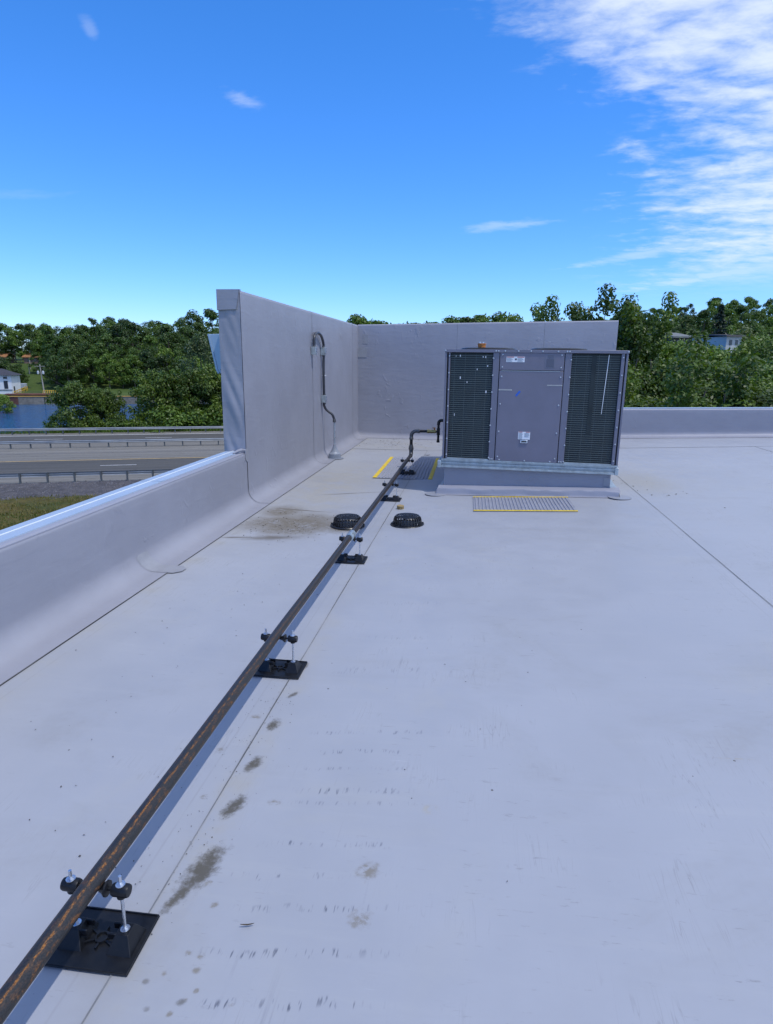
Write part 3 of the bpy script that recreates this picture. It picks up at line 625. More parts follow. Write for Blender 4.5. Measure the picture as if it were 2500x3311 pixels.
pz(MB().tube([(PIPE_X, YP+.005, PIPE_Z+.13), (PIPE_X, YP+.005, zt-.06)], .023, 16), 'riser', 'blackpipe')
pz(MB().tube([(PIPE_X, YP+.005, zt-.13), (PIPE_X, YP+.005, zt-.129), (PIPE_X, YP+.005, zt-.105)]+[(PIPE_X, YP+.005, zt-.1)]+arc((PIPE_X+.075, YP+.005, zt-.075), .075, math.pi, math.pi/2, 'xz')+[(PIPE_X+.10, YP+.005, zt), (PIPE_X+.125, YP+.005, zt), (PIPE_X+.126, YP+.005, zt)], [.024, .032, .032]+[.028]+[.027]*9+[.032, .032, .024], 18), 'elbow', 'iron')
pz(MB().tube([(PIPE_X+.10, YP+.005, zt), (PIPE_X+.25, YP+.005, zt)], .0215, 16), 'cross_pipe', 'blackpipe')
pz(MB().tube([(PIPE_X+.235+a, YP+.005, zt) for a in (0, .002, .03, .031, .055, .056, .085, .086)], [.022, .029, .029, .024, .024, .028, .028, .018], 16), 'union', 'brass')
pz(MB().tube([(PIPE_X+.31, YP+.005, zt), (TX, YP+.005, zt)], .0165, 14), 'nipple', 'blackpipe')
bv = pz(MB().tube([(PIPE_X+.345+a, YP+.005, zt) for a in (-.03, -.029, -.01, .01, .029, .03)], [.018, .022, .026, .026, .022, .018], 14), 'gas_valve', 'brass')
bh = MB(); bh.tube([(PIPE_X+.345, YP+.005, zt+.02), (PIPE_X+.345, YP+.005, zt+.045)], .010, 10); bh.box(PIPE_X+.31, PIPE_X+.36, YP-.003, YP+.013, zt+.046, zt+.058); bh.obj('valve_handle', M['orange'], bv)
pz(MB().tube([(TX, YP+.005, .73-.02), (TX, YP+.005, .435)], .0175, 14), 'drip_leg', 'blackpipe')
pz(MB().tube([(TX, YP+.005, zt+a) for a in (-.05, -.049, -.03, -.029, .029, .03, .049, .05)], [.018, .026, .026, .023, .023, .026, .026, .018], 14), 'tee', 'blackpipe')
pz(MB().tube([(TX, YP+.005, .415), (TX, YP+.005, .417), (TX, YP+.005, .445), (TX, YP+.005, .447)], [.02, .024, .024, .018], 14), 'end_cap', 'blackpipe')
pz(MB().tube([(TX, YP+.005, .675), (TX, YP+.005, .676)]+arc((TX+.045, YP+.005, .70), .045, math.pi, math.pi/2, 'xz')+[(TX+.20, YP+.005, .745)], [.018, .025]+[.023]*9+[.018], 14), 'inlet_elbow', 'blackpipe')
kids(pipe)
# ------------------------------------------------------------------ pipe stands
def bolt_nut(b, x, z, r_=.0085, h=.006): b.lathe([(r_*1.55, z), (r_*1.55, z+.0015)], 12, (x, 0, 0)); b.lathe([(r_, z+.0016), (r_, z+h)], 6, (x, 0, 0))
def make_stand():
    t = empty('pipe_stand')
    hw, hd = .125, .094
    b = MB(); b.box(-hw, hw, -hd, hd, 0, .006); pl = b.obj('base_plate', M['plastic'], t, bevel=.004)
    b = MB()
    for (x0, x1, y0, y1) in ((-hw+.002, hw-.002, hd-.006, hd-.002), (-hw+.002, hw-.002, -hd+.002, -hd+.006), (-hw+.002, -hw+.006, -hd+.0061, hd-.0061), (hw-.006, hw-.002, -hd+.0061, hd-.0061)): b.box(x0, x1, y0, y1, .0061, .0095)
    b.obj('plate_rim', M['plastic'], pl)
    for s_ in (-1, 1):
        b = MB(); x = s_*.0725; sx = -s_
        bot = [(x-.036, -.046), (x+.036, -.046), (x+.036, .046), (x-.036, .046)]; tp = [(x-.018, -.020), (x+.018, -.020), (x+.018, .020), (x-.018, .020)]
        b.v = [(p[0], p[1], .0062) for p in bot]+[(p[0], p[1], .050) for p in tp]; b.f = [(0, 1, 5, 4), (1, 2, 6, 5), (2, 3, 7, 6), (3, 0, 4, 7), (4, 5, 6, 7)]
        b.box(x+sx*.0181 if sx > 0 else x-.042, x+.042 if sx > 0 else x-.0181, -.020, -.014, .030, .049); b.box(x+sx*.0181 if sx > 0 else x-.042, x+.042 if sx > 0 else x-.0181, .014, .020, .030, .049)
        b.obj('pedestal', M['plastic'], t, bevel=.0015)
        b = MB(); b.tube([(x, 0, .045), (x, 0, .226)], .0047, 10); b.obj('threaded_rod', M['zinc'], t, smooth=True)
        b = MB(); bolt_nut(b, x, .0505); b.obj('nut', M['zinc'], t); b = MB(); bolt_nut(b, x, .1985); b.obj('nut', M['zinc'], t)
        b = MB(); b.tube([(x-.024, 0, .180), (x-.0235, 0, .180), (x-.018, 0, .180), (x+.018, 0, .180), (x+.0235, 0, .180), (x+.024, 0, .180)], [.012, .016, .018, .018, .016, .012], 16)
        b.lathe([(.0125, .158), (.0135, .165), (.0135, .195), (.0125, .198)], 14, (x, 0, 0)); b.obj('socket', M['plastic'], t, smooth=True)
    b = MB()
    for a, l in ((28, .075), (152, .075), (208, .075), (332, .075), (90, .035), (270, .035)):
        a = R(a); dx_, dy_ = math.cos(a), math.sin(a); nx, ny = -dy_*.0028, dx_*.0028
        b.add([(dx_*.017+s1*nx, dy_*.017+s1*ny, zz) for zz in (.0062, .013) for s1 in (-1, 1)]+[(dx_*l+s1*nx, dy_*l+s1*ny, zz) for zz in (.0062, .013) for s1 in (-1, 1)], [(0, 1, 3, 2), (4, 6, 7, 5), (0, 4, 5, 1), (2, 3, 7, 6), (0, 2, 6, 4), (1, 5, 7, 3)])
    b.lathe([(.012, .0062), (.019, .0062), (.019, .015), (.014, .015), (.012, .009)], 18); b.obj('cross_brace', M['plastic'], t)
    b = MB(); b.tube([(-.05, 0, .180), (.05, 0, .180)], .0055, 10)
    b.tube([(a*.001, 0, .180) for a in (-36, -35, -30, -26, -20, -10, 0, 10, 20, 26, 30, 35, 36)], [.016, .021, .0215, .018, .0135, .0095, .0075, .0095, .0135, .018, .0215, .021, .016], 20)
    b.obj('roller', M['plastic'], t, smooth=True)
    return t
stand = make_stand()
lab = ['black plastic roller stand under the rustiest stretch of pipe, beside the largest mud stain', 'black roller pipe stand between the mud-stained seam stand and the coupling stand', 'black roller pipe stand directly under the galvanized pipe coupling', 'black roller pipe stand between the roof drains and the ribbed walk pad', 'black roller pipe stand standing on the ribbed yellow-edged walk pad']
for i, (y, x, rz) in enumerate(((1.292, -.981, 1.5), (2.90, -.978, .5), (4.79, -.982, 1), (7.12, -.985, -.5), (8.84, -.985, 0))):
    o = stand if i == 0 else copy_tree(stand)
    o.location = (x, y, .0045+(.018 if i == 4 else 0)); o.rotation_euler = (0, 0, R(rz)); tag(o, lab[i], 'pipe stand', 'roller stands under the gas pipe')
# ------------------------------------------------------------------ roof drains
def drain(x, y, rz, label):
    t = empty('roof_drain', (x, y, .005), rz); t.scale = (.95, .95, .86); tag(t, label, 'drain', 'roof drain strainers')
    b = MB(); b.lathe([(.10, 0), (.178, 0), (.180, .008), (.172, .018), (.158, .016), (.150, .012), (.10, .010)], 40); b.obj('clamp_ring', M['castiron'], t, smooth=True)
    for k in range(8):
        a = k*math.pi/4; b = MB(); b.lathe([(.010, .016), (.010, .026), (.006, .028)], 6, (.166*math.cos(a), .166*math.sin(a), 0)); b.obj('bolt', M['castiron'], t)
    rib = MB(); pr_ = [(.148, .012), (.144, .06), (.136, .092), (.122, .106)]
    for (r_, z_) in pr_: rib.v += [(r_-.006, -.0055, z_), (r_+.005, -.0055, z_), (r_+.005, .0055, z_), (r_-.006, .0055, z_)]
    rib.f = [(4*i+k, 4*i+(k+1) % 4, 4*i+4+(k+1) % 4, 4*i+4+k) for i in range(3) for k in range(4)]+[(0, 3, 2, 1), (12, 13, 14, 15)]
    me = rib.mesh('rib'); me.materials.append(M['castiron'])
    for k in range(30): inst(me, 'rib', t, rot=(0, 0, 2*math.pi*k/30))
    b = MB(); b.lathe([(.150, .010), (.153, .010), (.153, .022), (.149, .022)], 36, caps=False); b.lathe([(.141, .058), (.150, .058), (.149, .066), (.140, .066), (.141, .058)], 36, caps=False); b.obj('hoop', M['castiron'], t)
    b = MB()
    for r_ in (.118, .092, .066, .040): b.lathe([(r_-.007, .104+(.118-r_)*.09), (r_+.006, .104+(.118-r_)*.09), (r_+.006, .111+(.118-r_)*.09), (r_-.007, .111+(.118-r_)*.09), (r_-.007, .104+(.118-r_)*.09)], 32, caps=False)
    for k in range(4): Mx = Matrix.Rotation(k*math.pi/4, 4, 'Z'); b.box(-.124, .124, -.004, .004, .1035, .1115+.002*k/4, Mx)
    b.lathe([(.0, .104), (.022, .106), (.022, .118), (.0, .120)], 16, caps=False); b.obj('dome_top', M['castiron'], t)
    b = MB(); b.lathe([(.001, .002), (.12, .002), (.12, .004), (.001, .004)], 24); b.obj('sump', M['blackgap'], t)
    return t
drain(-1.235, 5.86, .1, 'black slotted roof drain strainer standing in the brown silt stain'); drain(-.655, 6.0, .3, 'black slotted roof drain strainer on clean membrane, beside the tan brush')
br = empty('scrub_brush', (*onroof(1295, 1646)[:2], .005)); tag(br, 'small round tan brush left on the roof behind the drain strainer', 'brush')
b = MB(); b.lathe([(.030, .026), (.040, .028), (.040, .038), (.030, .043), (.012, .044)], 20); b.obj('back', M['tan'], br, smooth=True)
b = MB()
for k in range(28): a = k*2*math.pi/28; b.box(-.0025, .0025, -.003, .003, 0, .027, Matrix.Translation((.036*math.cos(a), .036*math.sin(a), 0)) @ Matrix.Rotation(a, 4, 'Z'))
b.lathe([(.001, 0), (.028, 0), (.028, .0265), (.001, .0265)], 16); b.obj('bristles', M['tan'], br)
# ------------------------------------------------------------------ walk pads
def pad(label, c, wx, wy, rz, n, along, tilt, skew=0.):
    t = empty('walk_pad', c, rz); tag(t, label, 'walk pad', 'ribbed walk pads'); t.rotation_euler = (0, -tilt, rz)
    zf = lambda x, y: .004*math.sin(x*5+y*3)*.5+.003
    b = MB(); b.box(-wx/2, wx/2, -wy/2, wy/2, .001, .006); b.obj('pad_sheet', M['mat'], t, bevel=.002)
    yw = .055
    for s_ in (-1, 1):
        b = MB()
        if along == 'side': b.box(s_*wx/2-yw*(s_ > 0), s_*wx/2+yw*(s_ < 0), -wy/2, wy/2, .0062, .0125)
        else: b.box(-wx/2, wx/2, s_*wy/2-yw*.6*(s_ > 0), s_*wy/2+yw*.6*(s_ < 0), .0062, .0125)
        b.obj('yellow_strip', M['yellow'], t, bevel=.002)
    lo, hi = (-wx/2+yw+.01, wx/2-yw-.01) if along == 'side' else (-wx/2+.012, wx/2-.012)
    hh = wy/2-.004 if along == 'side' else wy/2-yw*.6-.004
    b = MB()
    for k in range(n):
        x = lo+(hi-lo)*(k+.5)/n; wd = (hi-lo)/n*.27
        o = len(b.v); 
        for y in np.linspace(-hh, hh, 9):
            xo = .006*math.sin(y*6)*(along == 'side')
            b.v += [(x-wd+xo, y, .0062), (x-wd*.45+xo, y, .0145), (x+wd*.45+xo, y, .0145), (x+wd+xo, y, .0062)]
        b.f += [(o+4*i+q, o+4*i+q+1, o+4*i+5+q, o+4*i+4+q) for i in range(8) for q in range(3)]
        b.f += [(o+3, o+2, o+1, o), (o+32, o+33, o+34, o+35)]
    g = b.obj('ribs', M['matdark'], t); g['kind'] = 'stuff'
    return t
pad('grey ribbed walk pad with yellow side strips under the gas pipe stand', (-1.02, 9.42, .0045), .83, 1.93, R(.6), 15, 'side', 0)
pcx = .53; pad('grey ribbed walk pad with yellow edges in front of the unit curb', (pcx, 6.94, roofz(pcx)+.004), 1.09, .72, R(1.2), 28, 'ends', math.atan(SL))
# ------------------------------------------------------------------ conduit on the tall wall
cd = empty('electrical_conduit', (-2.36, 10.10, 0)); tag(cd, 'black flexible conduit looping up the tall wall from a grey cone-shaped boot', 'conduit')
XW = WX+.05
def c_(b, n, m_): return b.obj(n, M[m_], cd, smooth=True)
yL, yR, zB = 9.47, 10.05, 1.735
A = [(XW, yL, zB+.07), (XW, yL+.005, zB+.17), (XW, yL+.07, zB+.235), (XW, yL+.22, zB+.265), (XW, yL+.38, zB+.245), (XW, yL+.5, zB+.19), (XW, yR-.005, zB+.11), (XW, yR, zB+.07)]
def smoothpts(p, n=6):
    p = [Vector(q) for q in p]; out = []
    for i in range(len(p)-1):
        p0, p1, p2, p3 = p[max(i-1, 0)], p[i], p[i+1], p[min(i+2, len(p)-1)]
        for k in range(n):
            t = k/n; out.append(.5*((2*p1)+(p2-p0)*t+(2*p0-5*p1+4*p2-p3)*t*t+(3*p1-p0-3*p2+p3)*t**3))
    return out+[p[-1]]
c_(MB().tube(smoothpts(A), .021, 12), 'flex_arch', 'conduit')
c_(MB().tube(smoothpts([(XW, yR, zB-.09), (XW, yR-.02, 1.4), (XW, yR-.01, 1.10), (XW, yR, 1.05)]), .021, 12), 'flex_drop', 'conduit')
c_(MB().tube(smoothpts([(XW, yR-.01, .92), (XW, yR+.0, .87), (XW+.03, yR+.03, .80), (XW+.12, yR+.04, .73), (-2.352, 10.10, .66), (-2.345, 10.10, .62)]), .020, 12), 'flex_tail', 'conduit')
b = MB(); b.box(XW-.025, XW+.03, yR-.03, yR+.03, 1.348, 1.36); c_(b, 'band_clamp', 'white')
for (y, z, n) in ((yL, zB, 1), (yR, zB, 1), (yR, .985, 1)):
    b = MB(); b.box(WX+.006, XW+.032, y-.035, y+.035, z-.065, z+.055); bx = b.obj('pull_box', M['galv'], cd, bevel=.004)
    b = MB(); b.box(XW+.0325, XW+.036, y-.028, y+.040, z-.058, z+.048); b.obj('box_cover', M['zinc'], bx, bevel=.001)
    b = MB(); b.lathe([(.026, z+.056), (.026, z+.066), (.022, z+.078)], 10, (XW, y, 0)); b.obj('bushing', M['iron'], bx)
    b = MB(); b.lathe([(.022, z-.09), (.026, z-.078), (.026, z-.066)], 10, (XW, y, 0))
    if not (y == yL): b.obj('bushing', M['iron'], bx)
cxy = (-2.345, 10.10)
c_(MB().lathe([(.018, .60), (.027, .602), (.027, .64), (.022, .645), (.022, .66)], 14, (*cxy, 0)), 'connector', 'iron')
c_(MB().tube([(*cxy, .02), (*cxy, .61)], .0165, 14), 'steel_conduit', 'steel')
c_(MB().lathe([(.15, .006), (.152, .010), (.105, .012), (.102, .082), (.094, .085), (.070, .118), (.068, .118), (.056, .142), (.054, .142), (.043, .168), (.041, .168), (.032, .195), (.030, .195), (.022, .232), (.0165, .234)], 28, (*cxy, 0)), 'pipe_boot', 'boot')
kids(cd)
# sheet-metal housing outside the tall wall
hz = empty('metal_housing', (-2.80, 7.0, 1.45)); tag(hz, 'pale blue sheet-metal housing fixed to the outer face of the tall wall', 'housing')
poly = [(-2.787, 1.88), (-3.085, 1.868), (-3.005, 1.475), (-2.985, 1.445), (-2.95, 1.435), (-2.787, 1.43)]
b = MB(); b.prism(poly, 7.0, 7.7, 'y'); b.obj('shell', M['housing'], hz, bevel=.006)
b = MB(); b.prism([(-3.092, 1.872), (-3.072, 1.872), (-2.990, 1.472), (-2.975, 1.44), (-2.99, 1.43), (-3.012, 1.468)], 6.99, 7.71, 'y'); b.obj('front_rim', M['housing'], hz)
b = MB(); b.lathe([(.001, 0), (.006, .0), (.006, .004), (.001, .005)], 8, (0, 0, 0), Matrix.Translation((-2.955, 6.997, 1.475)) @ Matrix.Rotation(R(90), 4, 'X')); b.obj('screw', M['blackgap'], hz)
kids(hz)
# ------------------------------------------------------------------ debris on the membrane
b = MB()
def flake(x, y, s_):
    a = random.random()*6.28; Mx = Matrix.Translation((x, y, roofz(x)+.0045)) @ Matrix.Rotation(a, 4, 'Z') @ Matrix.Diagonal((s_, s_*random.uniform(.3, .8), s_*random.uniform(.15, .4), 1))
    b.add([Mx @ Vector(p) for p in ((-1, 0, 0), (0, -1, 0), (1, 0, 0), (0, 1, 0), (.1, .1, 1))], [(0, 1, 4), (1, 2, 4), (2, 3, 4), (3, 0, 4)])
for k in range(150): flake(random.gauss(-1.7, .55), random.gauss(12.2, .45), random.uniform(.006, .016))
for k in range(160): flake(min(-1.0, random.gauss(-1.75, .3)), random.gauss(5.75, .3), random.uniform(.003, .010))
for k in range(50): flake(random.gauss(-1.1, .12), random.uniform(.9, 4.5), random.uniform(.0015, .004))
for k in range(170): flake(random.gauss(-.90, .07), random.choice((1.5, 1.75, 2.1, 2.5, 2.6))+random.gauss(0, .12), random.uniform(.0012, .0035))
for k in range(60): flake(random.gauss(-1.6, .25), random.uniform(1.5, 5), random.uniform(.0025, .006))
for k in range(90): flake(random.uniform(-.4, 3), random.uniform(.9, 9), random.uniform(.0015, .005))
for k in range(14): flake(random.gauss(2.15, .2), random.gauss(7.9, .5), random.uniform(.006, .02))
tag(b.obj('roof_debris', pbr('debris_brown', (.07, .055, .035), .9, var=.4, vscale=30)), 'tiny dark specks of leaf litter and grit scattered over the grey membrane', 'debris', kind='stuff')
for (px, py, s_, m_, nm, lb_) in ((1382, 1473, .055, 'blackgap', 'dead_leaf', 'dark curled dead leaf behind the walk pad beside the unit'), (800, 2999, .016, 'bark', 'twig', 'short dark twig lying on the membrane near the rows of scuff marks')):
    p = onroof(px, py); b = MB(); k = 10
    b.v = [(s_*math.cos(a)*(1 if nm == 'dead_leaf' else 1.3), s_*(.38 if nm == 'dead_leaf' else .16)*math.sin(a), .004+.012*abs(math.cos(a))**2*(s_/.05)) for a in np.linspace(0, 6.283, 13)[:-1]]+[(0, 0, .002)]
    b.f = [(i, (i+1) % 12, 12) for i in range(12)]
    o = b.obj(nm, M[m_]); o.location = (p[0], p[1], roofz(p[0])+.006); o.rotation_euler = (0, 0, .25); tag(o, lb_, nm.replace('_', ' '))
# ================================================================== the land outside
def sst(a, b, x): x = min(1, max(0, (x-a)/(b-a))); return x*x*(3-2*x)
NW = 178.0                               # lock wall
WATER = -10.3
def land(t, n):
    if n < 46: h = -7.95+.1*math.sin(t*.3)*math.sin(n*.21)
    elif n < 52.2: h = -7.95+.13*sst(46, 51, n)
    elif n < 86.2: h = -7.845
    elif n < 92: h = -7.83-3.9*sst(86.2, 91.5, n)
    elif n < NW+.6: h = -12.
    else:
        lf = 1-sst(-40, 60, t)
        h = -8.45+.5*sst(NW, NW+20, n)+7.2*sst(NW+22, NW+62, n)+5*sst(NW+60, NW+150, n)
        h += (16.5*sst(20, 230, t))*sst(NW+8, NW+75, n)+7*sst(NW+70, NW+200, n)*sst(-60, 60, t)
    return h
def mat_ground(name, c1, c2, c3=None, sc=.5, sc2=6., bump=.4, bd=.05, rough=.95):
    mt = bpy.data.materials.new(name); mt.use_nodes = True; t = NT(mt.node_tree); b = t.n['Principled BSDF']
    P = t.new('ShaderNodeNewGeometry').outputs['Position']
    n1 = t.noise(P, sc, 5, .6); n2 = t.noise(P, sc2, 6, .7)
    c = t.mix(t.sm(n1, .35, .65), c1, c2)
    c = t.mix(t.m('MULTIPLY', t.sm(n2, .35, .75), .7), c, c3 or tuple(q*.55 for q in c1))
    t.l.new(c, b.inputs['Base Color']); b.inputs['Roughness'].default_value = rough; b.inputs['Specular IOR Level'].default_value = .2
    t.l.new(t.bump(n2, bump, bd), b.inputs['Normal']); return mt
# ground sheet
ns = sorted(set(list(np.arange(-80, 46, 9.))+[46, 48, 50, 51, 52.2, 60, 70, 80, 86.2, 87, 88, 89.5, 91.5, 95, 120, 150, NW-.2, NW+.6, NW+.62]+list(np.arange(NW+4, NW+260, 8.))+[480, 560, 700, 900]))
ts = list(np.arange(-700, -200, 50.))+list(np.arange(-200, 420, 9.))+list(np.arange(430, 1100, 60.))
b = MB(); b.v = [tn(t, n, land(t, n)) for n in ns for t in ts]; k = len(ts)
b.f = [(j*k+i, j*k+i+1, (j+1)*k+i+1, (j+1)*k+i) for j in range(len(ns)-1) for i in range(k-1)]
tag(b.obj('ground', mat_ground('lawn_ground', (.060, .098, .020), (.085, .12, .030), (.045, .07, .015), .12, 1.6, .5, .12), smooth=True, fix=False), kind='structure')
# dry grass verge, gravel
def band(name, n0, n1, z, mat, t0=-90, t1=160, parent=None, nn=1):
    b = sheet(60, nn, lambda u, v: tn(t0+(t1-t0)*u, n0+(n1-n0)*v, z)); return b.obj(name, mat, parent, fix=False)
def verge(u, v):
    t = -90+170*u; n = 34+12.6*v; return tn(t, n, land(t, n)+.05+.05*math.sin(t*2.1+n)*math.sin(n*1.7))
tag(sheet(140, 16, verge).obj('grass_verge', mat_ground('dry_grass', (.15, .118, .034), (.075, .092, .020), (.055, .040, .014), .35, 3.2, .9, .25), smooth=True, fix=False), kind='structure')
gr = mat_ground('gravel', (.15, .14, .145), (.10, .095, .10), (.05, .045, .05), 1.2, 9., 1., .12)
tag(sheet(120, 4, lambda u, v: tn(-90+200*u, 46.2+5.4*v+.25*math.sin(u*70)*(v == 0), land(-90+200*u, 46.2+5.4*v)+.035)).obj('gravel_shoulder', gr, fix=False), kind='structure')
# stones and grass blades for near verge
b = MB()
for k in range(5000):
    t = random.uniform(-30, 12); n = 46.0+5.8*random.random(); s_ = random.uniform(.03, .085); p = tn(t, n, land(t, n)+.03)
    a = random.random()*6.28; b.add([(p[0]+s_*math.cos(a+q*2.09), p[1]+s_*math.sin(a+q*2.09), p[2]) for q in range(3)]+[(p[0], p[1], p[2]+s_*.8)], [(0, 1, 3), (1, 2, 3), (2, 0, 3)])
tag(b.obj('gravel_stones', pbr('gravel_stone', (.13, .125, .13), .9, var=.5, vscale=1.5), fix=False), 'loose grey stones along the foot of the guardrail', 'gravel', kind='stuff')
def leaf_mat(name, c1, c2, c3, sc=.35, trans=.25):
    mt = bpy.data.materials.new(name); mt.use_nodes = True; t = NT(mt.node_tree); t.n.clear()
    g = t.new('ShaderNodeNewGeometry'); oi = t.new('ShaderNodeObjectInfo')
    n1 = t.noise(g.outputs['Position'], sc, 3, .6)
    c = t.mix(t.sm(n1, .32, .68), c1, c2)
    c = t.mix(t.m('MULTIPLY', t.m('POWER', g.outputs['Random Per Island'], 2.2), .75), c, c3)
    vv = t.m('ADD', .65, t.m('MULTIPLY', oi.outputs['Random'], .75)); c = t.v('MULTIPLY', c, t.comb(t.m('MULTIPLY', vv, t.m('ADD', .9, t.m('MULTIPLY', oi.outputs['Random'], .18))), vv, vv))
    pb = t.new('ShaderNodeBsdfPrincipled'); t.l.new(c, pb.inputs['Base Color']); pb.inputs['Roughness'].default_value = .48; pb.inputs['Specular IOR Level'].default_value = .45
    tr = t.new('ShaderNodeBsdfTranslucent'); t.l.new(t.v('MULTIPLY', c, (1.3, 1.4, .5)), tr.inputs[0])
    mx = t.new('ShaderNodeMixShader'); mx.inputs[0].default_value = trans; t.l.new(pb.outputs[0], mx.inputs[1]); t.l.new(tr.outputs[0], mx.inputs[2])
    t.l.new(mx.outputs[0], t.new('ShaderNodeOutputMaterial').inputs[0]); return mt
LM = {'dark': leaf_mat('leaves_dark', (.028, .060, .012), (.052, .098, .018), (.11, .17, .03), .25),
      'mid': leaf_mat('leaves_mid', (.042, .088, .012), (.080, .145, .018), (.15, .23, .035), .3),
      'bright': leaf_mat('leaves_bright', (.065, .125, .014), (.11, .185, .022), (.20, .29, .05), .5),
      'near': leaf_mat('leaves_near', (.042, .082, .010), (.085, .138, .015), (.17, .235, .035), .45),
      'conifer': leaf_mat('needles', (.010, .022, .014), (.016, .032, .016), (.03, .05, .02), .3, .05),
      'dry': leaf_mat('dry_blades', (.16, .125, .035), (.085, .10, .022), (.22, .18, .06), .3),
      'willow': leaf_mat('leaves_willow', (.07, .10, .03), (.10, .135, .045), (.15, .19, .07), .4)}
BARK = pbr('bark', (.10, .085, .07), .95, var=.3, vscale=3, bump=.6, bscale=9, bdist=.05)
def quads(name, C, U, V, mat):
    n = len(C); vs = np.empty((n, 4, 3), np.float32)
    vs[:, 0] = C-U; vs[:, 1] = C-V*.55+U*.12; vs[:, 2] = C+U; vs[:, 3] = C+V*.55+U*.12
    me = bpy.data.meshes.new(name); me.vertices.add(4*n); me.vertices.foreach_set('co', vs.ravel())
    me.loops.add(4*n); me.loops.foreach_set('vertex_index', np.arange(4*n, dtype=np.int32))
    me.polygons.add(n); me.polygons.foreach_set('loop_start', np.arange(0, 4*n, 4, dtype=np.int32)); me.polygons.foreach_set('loop_total', np.full(n, 4, np.int32))
    me.update(); me.materials.append(mat); return me
def unit(a): return a/np.maximum(1e-6, np.linalg.norm(a, axis=1, keepdims=True))
def leaves(name, centers, radii, per, leaf, mat, g, flat=.75):
    C, Nn = [], []
    for c, r_ in zip(centers, radii):
        m_ = max(4, int(per*(r_/np.mean(radii))**2)); q = unit(g.normal(size=(m_, 3))); rad = r_*g.random(m_)[:, None]**.38
        C.append(c+q*rad*np.array([1, 1, flat])); Nn.append(q*.8+g.normal(size=(m_, 3))*.6+np.array([0, 0, .55]))
    C = np.concatenate(C); Nn = unit(np.concatenate(Nn)); T = unit(np.cross(Nn, g.normal(size=C.shape))); B = np.cross(Nn, T)
    s_ = (leaf*(.6+.8*g.random(len(C))))[:, None]
    return quads(name, C, T*s_, B*s_, mat)
def crown_blobs(g, H, Rr, zb_, nb, rb):
    cs, rs = [], []
    for i in range(nb):
        z = g.random(); prof = (math.sin(min(1, z*1.25+.12)*math.pi*.62+.25))**.8*(1 if z < .7 else max(.12, 1-((z-.7)/.3)**1.6))
        a = g.random()*6.283; rr = Rr*prof*(.25+.75*g.random()**.5); cs.append((rr*math.cos(a), rr*math.sin(a), zb_+(H-zb_)*(.06+.88*z))); rs.append(rb*(.6+.8*g.random()))
    return np.array(cs), np.array(rs)
def trunk_mesh(name, H, r0, cs, g, nl=9, fork=.3):
    b = MB(); n = 7; lean = g.normal(size=2)*.03*H
    P = [Vector((lean[0]*(k/n)**2, lean[1]*(k/n)**2, H*.86*k/n)) for k in range(n+1)]
    b.tube(P, [r0*(1-.85*k/n) for k in range(n+1)], 8)
    for i in g.choice(len(cs), min(nl, len(cs)), replace=False):
        c = Vector(cs[i]); k = min(n-1, max(2, int(n*c.z/H*.62))); s_ = P[k]; md = s_.lerp(c, .55)+Vector((0, 0, -.04*H*0))
        md.z -= .03*H; b.tube([s_, md, c], [r0*(1-.85*k/n)*.55, r0*.22, r0*.06], 6)
    me = b.mesh(name, True, fix=False); me.materials.append(BARK); return me
def tree_mesh(nm, seed, H, Rr, zb_, nb, rb, per, leaf, mat, nl=9, r0=None, extra=None):
    g = np.random.default_rng(seed); cs, rs = crown_blobs(g, H, Rr, zb_, nb, rb)
    if extra: cs = np.vstack([cs, np.array(extra)[:, :3]]); rs = np.append(rs, np.array(extra)[:, 3])
    return trunk_mesh(nm+'_trunk', H, r0 or H*.018, cs, g, nl), leaves(nm+'_crown', cs, rs, per, leaf, LM[mat], g)
def place(nm, var, x, y, z, s_, rz, label, group, cat='tree', sz=None):
    t = empty(nm, (x, y, z), rz); t.scale = (s_, s_, s_*(sz or 1)); tag(t, label, cat, group)
    for q, me in zip(('trunk', 'crown'), var): inst(me, q, t)
    return t
# far trees: unit height 14 m
FAR = {'dark': [tree_mesh('far_dark%d' % i, 20+i, 14, 5.2, 2.2, 46, 1.25, 95, .27, 'dark') for i in range(3)],
       'mid': [tree_mesh('far_mid%d' % i, 30+i, 14, 4.8, 2.0, 44, 1.2, 95, .27, 'mid') for i in range(3)],
       'bright': [tree_mesh('far_bright%d' % i, 40+i, 13, 4.8, 1.6, 42, 1.2, 95, .26, 'bright') for i in range(2)]}
def far_tree(px, n, h, kind, zone, dx=0):
    x, y = pix_n(px, n); t, nn = np.array([x, y])@DT, n
    z = land(t, n)-.3
    lb_ = {'dark': 'dark green broadleaf tree ', 'mid': 'mid green broadleaf tree ', 'bright': 'light green broadleaf tree '}[kind]+zone
    return place('broadleaf_tree', random.choice(FAR[kind]), x, y, z, h/14, random.random()*6.28, lb_, kind+' trees '+zone)
ZL = 'in the wooded hillside across the water'; ZM = 'showing above the top of the tall back wall'; ZR = 'on the hill rising beyond the near trees'
